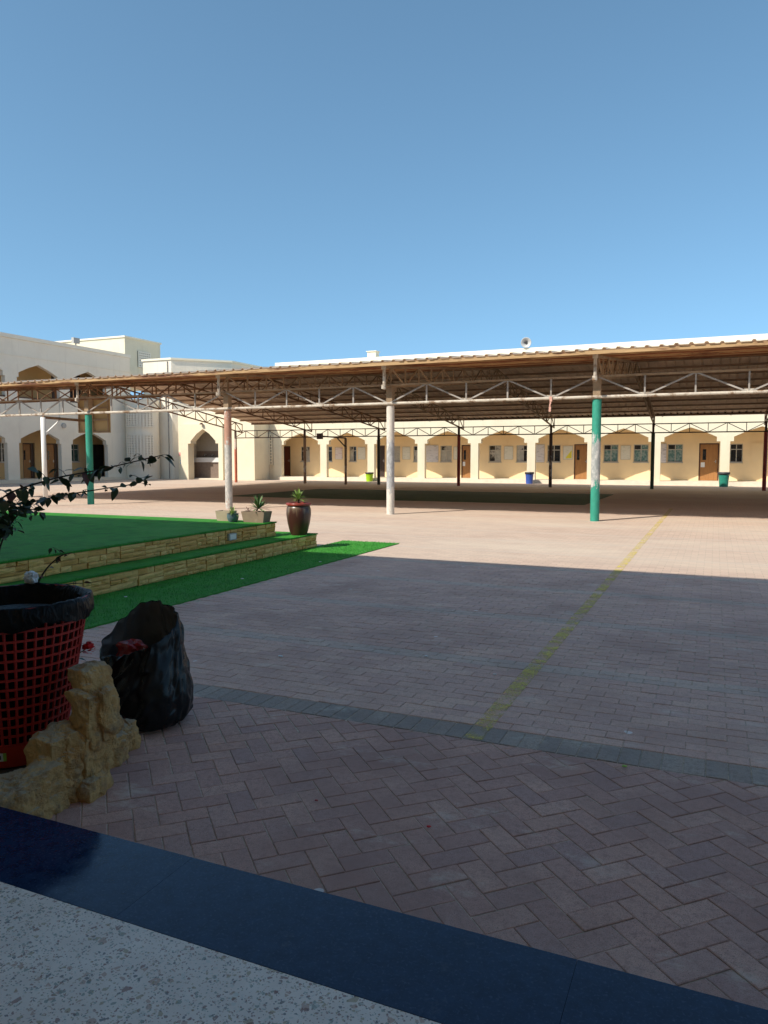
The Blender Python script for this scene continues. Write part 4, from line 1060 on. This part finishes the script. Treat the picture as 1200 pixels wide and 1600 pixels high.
mb.add([BC + Vector((math.cos(t)*(br_(z)+.004), math.sin(t)*(br_(z)+.004), z)) for (t, z) in ((a0+.03, .055), (a0+.12, .055), (a0+.12, .074), (a0+.03, .074))], [(0, 1, 2, 3)]); mb.build('sticker_print', M['ink'], bk, fix=False)
# liner: hangs inside and folds over the rim
prof = [(RB-.05, .03), (RB-.03, .13), (br_(.4)-.03, .4), (RTp-.025, BH-.02), (RTp-.012, BH+.012), (RTp-.002, BH+.019), (RTp+.007, BH+.012), (RTp+.010, BH-.008), (RTp+.012, BH-.03), (RTp+.012, BH-.05), (RTp+.010, BH-.07)]
lm = MB(); lm.lathe(prof, BC, 120, caps=(True, False))
nv = []
for idx, v in enumerate(lm.v):
    ring = idx//120; p = Vector(v) - BC; a = math.atan2(p.y, p.x)
    k = noise.noise(Vector((a*3, ring*.35, 3.3)))*.014 + noise.noise(Vector((a*13, ring*.5, 8)))*.008 + abs(noise.noise(Vector((a*26, ring*.25, 2))))*.009
    if 1 < ring < 4: k *= .35; k = -abs(k)*.8
    if ring >= 7: k = abs(k)*.9 + .003
    dz = 0
    if ring >= 5: dz = noise.noise(Vector((a*2.2, 5, ring*.1)))*.02*(ring-4)*.35 + noise.noise(Vector((a*9, 1, ring*.05)))*.012*min(1, (ring-4)*.4)
    if ring >= 8: dz += -.012*math.cos(a - 1.0)
    rr = math.hypot(p.x, p.y); s_ = (rr + k)/rr
    nv.append((BC.x + p.x*s_, BC.y + p.y*s_, BC.z + p.z + dz))
lm.v = nv
ln_ = lm.build('bin_liner', M['black_plastic'], None, smooth=True, loc=BC); tag(ln_, 'black bin liner folded over the rim of the red basket', 'bin liner')
CUP = BC + Vector((-.21, .30, BH+.045))
rf = MB()
for k in range(14):
    a = R.uniform(0, 6.28); r_ = R.uniform(0, .2); c_ = BC + Vector((math.cos(a)*r_, math.sin(a)*r_, BH-.09)); s_ = R.uniform(.02, .04)
    rf.add([c_ + Vector((R.uniform(-s_, s_), R.uniform(-s_, s_), R.uniform(0, s_))) for _ in range(6)], [(0,1,2),(0,2,3),(0,3,4),(1,2,5),(3,4,5),(0,1,5)])
MB().lathe([(.0, BH-.06), (.15, BH-.05), (.26, BH-.07), (RTp-.03, BH-.12)], BC, 32, caps=(False, False)).build('refuse', M['black_plastic'], ln_, smooth=True)
rf.build('scraps', M['poster_plain'], ln_, fix=False)

# black sack
SCN = Vector((-2.94, 3.27, 0))
sk_ = thing('refuse_sack', 'open black plastic refuse sack standing on the herringbone pavers', 'bag', SCN)
NA, NH = 44, 12
fold = [noise.noise(Vector((k*.9, 2.2, 0)))*.026 + (.008 if k % 2 else -.006) for k in range(44)]
def sack_pt(a, t):
    face = math.cos(a - math.radians(-80))
    rimz = .555 - .115*max(0, face)**.8 + .125*max(0, -face)**1.2 + .02*math.cos(2*a + .6)
    z = rimz*t
    body = (1 - .14*max(0, 1 - z/.06)**2)*(1 + .06*math.exp(-((z-.15)/.12)**2) - .12*math.exp(-((z-.38)/.10)**2) - .30*max(0, (z-.36)/.2))
    ca, sa = math.cos(a), math.sin(a)
    sq = (abs(ca)**4 + abs(sa)**4)**(-.25); sq = 1 + (sq-1)*.6
    x = ca*sq*.252*body - .0*z/.6; y = sa*sq*.205*body + .045*(z/.6)**2
    sag = max(0, math.cos(a - math.radians(-150)))**2*max(0, t - .7)/.3
    return Vector((x - .05*sag, y - .03*sag, z - .06*sag))
bm = bmesh.new(); grid = []
RB2 = random.Random(5)
for i in range(NH+1):
    row = []; t = i/NH
    for k in range(NA):
        ja = RB2.uniform(-.2, .2)*2*math.pi/NA; jt = RB2.uniform(-.4, .4)/NH if 0 < i < NH else 0
        p = sack_pt(2*math.pi*(k + i*.35)/NA + ja, min(1, t + jt))
        n_ = Vector((p.x, p.y, 0)).normalized()
        pleat = fold[int(k + i*.35) % 44]*(.45 + .55*t)
        p += n_*(pleat + RB2.gauss(0, .0055))
        if i == NH: p.z += RB2.uniform(-.018, .018)
        p.z = max(p.z, .004) if i else .004
        row.append(bm.verts.new(p))
    grid.append(row)
for i in range(NH):
    for k in range(NA):
        k2 = (k+1) % NA; A, B, C_, D = grid[i][k], grid[i][k2], grid[i+1][k2], grid[i+1][k]
        for tri in (((A, B, C_), (A, C_, D)) if RB2.random() < .5 else ((A, B, D), (B, C_, D))): bm.faces.new(tri)
bm.faces.new(grid[0][::-1])
cl = bm.edges.layers.float.new('crease_edge')
for e in bm.edges: e[cl] = RB2.choice((0, 0, 0, .3, .6))
bmesh.ops.recalc_face_normals(bm, faces=bm.faces)
me = bpy.data.meshes.new('plastic_skin'); bm.to_mesh(me); bm.free()
me.materials.append(M['bag']); me.materials.append(M['bag_in'])
for p in me.polygons: p.use_smooth = True
bo_ = bpy.data.objects.new('plastic_skin', me); COL.objects.link(bo_); bo_.parent = sk_; WL[bo_.name] = SCN
md = bo_.modifiers.new('thickness', 'SOLIDIFY'); md.thickness = .003; md.offset = -1; md.material_offset = 1
md = bo_.modifiers.new('soft', 'SUBSURF'); md.levels = 2; md.render_levels = 2
MB().lathe([(0, .33), (.10, .34), (.17, .30)], SCN + Vector((-.02, .03, 0)), 20, caps=(False, False)).build('refuse_heap', M['bin_top'], sk_, smooth=True)
sw = MB()
def crumple(c, s, n, seed):
    b = bmesh.new(); bmesh.ops.create_icosphere(b, subdivisions=n, radius=1); V = []
    for v in b.verts:
        p = v.co; k = 1 + .45*noise.noise(p*2.2 + Vector((seed, 0, 0))); V.append(Vector(c) + Vector((p.x*s[0], p.y*s[1], p.z*s[2]))*k)
    F = [tuple(x.index for x in f.verts) for f in b.faces]; b.free(); return V, F
V, F = crumple(SCN + Vector((-.04, -.03, .40)), (.11, .05, .07), 3, 4); o = MB().add(V, F).build('snack_wrapper', M['snack'], fix=True, loc=SCN + Vector((-.04, -.03, .40)))
tag(o, 'crumpled red snack wrapper lying inside the black refuse sack', 'wrapper')
V, F = crumple(CUP, (.04, .03, .035), 3, 21); o = MB().add(V, F).build('crumpled_paper', M['white_paper'], loc=CUP); tag(o, 'crumpled white paper lying on the far rim of the bin liner', 'paper')
V, F = crumple(SCN + Vector((-.055, -.105, .345)), (.028, .015, .024), 2, 9); o = MB().add(V, F).build('paper_scrap', M['white_paper'], loc=SCN + Vector((-.07, -.13, .35)))
tag(o, 'white paper scrap tucked under the red wrapper in the sack', 'paper')

# bougainvillea
def leaf_mesh(m, name='leaf'):
    pr = [(0, 0, 0), (.30, .06, .42), (.62, .05, .50), (1.0, .0, .34), (1.45, -.06, .0)]
    V = []; F = []
    for (x, z, wv) in pr: V += [(x, -wv, z+.16*wv), (x, 0, z), (x, wv, z+.16*wv)]
    for i in range(4): b = i*3; F += [(b, b+3, b+4, b+1), (b+1, b+4, b+5, b+2)]
    return MB().add(V, F).mesh(name, m, smooth=True, fix=False)
LM = leaf_mesh(M['leaf']); LMR = leaf_mesh(M['leaf_red'])
bv = thing('bougainvillea', 'straggly bougainvillea with thin arching branches and dark heart shaped leaves', 'shrub', (-3.6, 2.85, .09))
def branch(pts, r0, r1):
    P_ = [Vector(p) for p in pts]; out = []
    for i in range(len(P_)-1):
        p0, p1, p2, p3 = P_[max(i-1, 0)], P_[i], P_[i+1], P_[min(i+2, len(P_)-1)]
        for s_ in range(5):
            t = s_/5; out.append(.5*((2*p1) + (p2-p0)*t + (2*p0-5*p1+4*p2-p3)*t*t + (3*p1-p0-3*p2+p3)*t**3))
    out.append(P_[-1]); n = len(out)
    MB().tube(out, [r0+(r1-r0)*i/(n-1) for i in range(n)], 6).build('branch', M['stem'], bv, smooth=True)
    return out
def leaves(path, f0, f1, count, size=.032, red=.05, droop=.9):
    """leaves on short stalks, about a third of them on little side twigs"""
    n = len(path); k = 0
    def one(p, az, s_):
        tip = p + Vector((math.cos(az), math.sin(az), R.uniform(-.9, .5))).normalized()*R.uniform(.006, .02)
        stalks.tube([p, tip], .0009, 4)
        place('leaf', LMR if R.random() < red else LM, bv, tip, (R.uniform(-.9, .9), R.uniform(-.35, 1.45)*droop, az + R.uniform(-.5, .5)), (s_*R.uniform(.85, 1.1), s_*R.uniform(.7, 1.1), s_))
    stalks = MB()
    while k < count:
        f = f0 + (f1-f0)*(k+R.uniform(-.4, 1.4))/count; f = min(.999, max(0, f)); i = min(n-2, int(f*(n-1))); p = path[i].lerp(path[i+1], f*(n-1)-i)
        az = R.uniform(0, 6.28); s_ = size*R.choice((.45, .7, .9, 1.0, 1.15))*R.uniform(.85, 1.1)
        if R.random() < .22:
            d = Vector((math.cos(az), math.sin(az), R.uniform(-.8, .9))).normalized(); L_ = R.uniform(.03, .085)
            mid = p + d*L_*.5 + Vector((0, 0, .006)); end = p + d*L_
            stalks.tube([p, mid, end], [.0018, .0013, .0009], 5)
            for q_ in (mid, end, end): one(q_, R.uniform(0, 6.28), s_*R.uniform(.6, 1)); k += 1
        else: one(p, az, s_); k += 1
    stalks.build('leaf_stalks', M['stem'], bv)
b1 = branch([(-3.6, 2.85, .09), (-3.62, 2.8, .7), (-3.5, 2.76, 1.14), (-3.33, 2.72, 1.30), (-2.95, 2.68, 1.395), (-2.68, 2.70, 1.44), (-2.45, 2.72, 1.485), (-2.30, 2.72, 1.512)], .007, .0018)
b2 = branch([(-3.6, 2.85, .09), (-3.68, 2.9, .6), (-3.52, 2.84, 1.02), (-3.28, 2.80, 1.24), (-3.05, 2.78, 1.30), (-2.75, 2.78, 1.345), (-2.52, 2.76, 1.375), (-2.40, 2.76, 1.415)], .0065, .0016)
b3 = branch([(-3.6, 2.85, .09), (-3.66, 2.72, .65), (-3.50, 2.66, 1.0), (-3.30, 2.62, 1.17), (-3.12, 2.60, 1.235), (-2.98, 2.60, 1.255)], .006, .0016)
b4 = branch([(-3.6, 2.85, .09), (-3.55, 2.95, .5), (-3.42, 3.0, .82), (-3.28, 3.0, .95), (-3.15, 2.98, .99)], .009, .002)
b5 = branch([(-3.6, 2.85, .09), (-3.5, 2.98, .45), (-3.40, 3.02, .70), (-3.25, 3.0, .80), (-3.08, 2.98, .83)], .009, .002)
b6 = branch([(-3.62, 2.8, .7), (-3.7, 2.78, 1.1), (-3.9, 2.75, 1.45), (-4.1, 2.7, 1.55)], .009, .002)
leaves(b1, .38, .70, 44, .047); leaves(b1, .70, 1.0, 24, .044); leaves(b2, .36, .66, 48, .046); leaves(b2, .66, 1.0, 20, .038)
leaves(b3, .40, 1.0, 60, .05); leaves(b4, .5, 1.0, 12, .026, .7); leaves(b5, .45, 1.0, 16, .024, .5); leaves(b6, .2, 1, 20, .034)
b7 = branch([(-3.5, 2.66, 1.0), (-3.36, 2.62, 1.10), (-3.24, 2.62, 1.16), (-3.16, 2.62, 1.15)], .006, .002); leaves(b7, .1, 1, 46, .054)
b8 = branch([(-3.5, 2.76, 1.14), (-3.40, 2.70, 1.22), (-3.28, 2.68, 1.24), (-3.18, 2.68, 1.27)], .005, .002); leaves(b8, .1, 1, 40, .05)
# geranium-like red flower head behind the basket
fs = thing('red_flower', 'red flower head on a thin stem leaning between basket and sack', 'flower', (-3.0, 2.72, .09))
MB().tube([(-3.0, 2.72, .09), (-2.98, 2.74, .32), (-2.9, 2.73, .51), (-2.80, 2.71, .56)], [.005, .004, .003, .0025], 6).build('stem', M['agave_dark'], fs, smooth=True)
fc = Vector((-2.765, 2.70, .575)); pm2 = MB()
for k in range(46):
    d = Vector((R.gauss(0, 1), R.gauss(0, 1), R.gauss(0, 1))).normalized(); a, b = perp(d); c_ = fc + d*R.uniform(.008, .026); s_ = R.uniform(.010, .016)
    pm2.add([c_ - a*s_*.4, c_ + a*s_*.4, c_ + a*s_ + d*s_*.6 + b*s_, c_ + d*s_*.5 + b*s_*1.3, c_ - a*s_ + d*s_*.6 + b*s_], [(0, 1, 2, 3, 4)])
pm2.build('petals', M['petal'], fs, fix=False)
for (p, a) in (((-2.86, 2.73, .505), 1.0), ((-2.9, 2.73, .49), 2.4)): place('leaf', LM, fs, p, (.2, .4, a), (.026, .026, .026))
# litter
for i, (x, y, z, lb) in enumerate(((-5.25, 7.6, .02, 'small white scrap on the turf mat edge near the stage foot'), (-5.7, 6.1, .02, 'tiny pale leaf scrap lying on the middle of the turf mat'), (-5.1, 9.3, .02, 'tiny white scrap on the turf mat close to the shadow edge'))):
    V, F = crumple((x, y, z + .004), (.022, .012, .005), 2, i + 30); o = MB().add(V, F).build('litter_scrap', M['white_paper'], loc=(x, y, z)); tag(o, lb, 'litter')
for i, (x, y, s_, mt, lb, nm, ct) in enumerate(((-1.02, 2.76, .010, 'petal', 'tiny crimson petal lying on the herringbone pavers', 'fallen_petal', 'petal'),
        (-1.55, 2.78, .009, 'red_base', 'tiny orange scrap on the herringbone pavers', 'litter_scrap', 'litter'),
        (-.36, 3.70, .013, 'sticker_green', 'tiny green scrap beside the grey edging course', 'litter_scrap', 'litter'),
        (-2.95, 4.75, .02, 'white_paper', 'white paper scrap on the red pavers beyond the sack', 'litter_scrap', 'litter'),
        (-1.95, 5.2, .018, 'white_paper', 'white paper fleck near the faded grey paver band', 'litter_scrap', 'litter'),
        (-1.35, 4.95, .012, 'white_paper', 'bent white straw scrap left of the yellow line', 'litter_scrap', 'litter'))):
    V, F = crumple((x, y, .006 + s_*.25), (s_, s_*.7, s_*.35), 2, i); o = MB().add(V, F).build(nm, M[mt], loc=(x, y, .004)); tag(o, lb, ct)
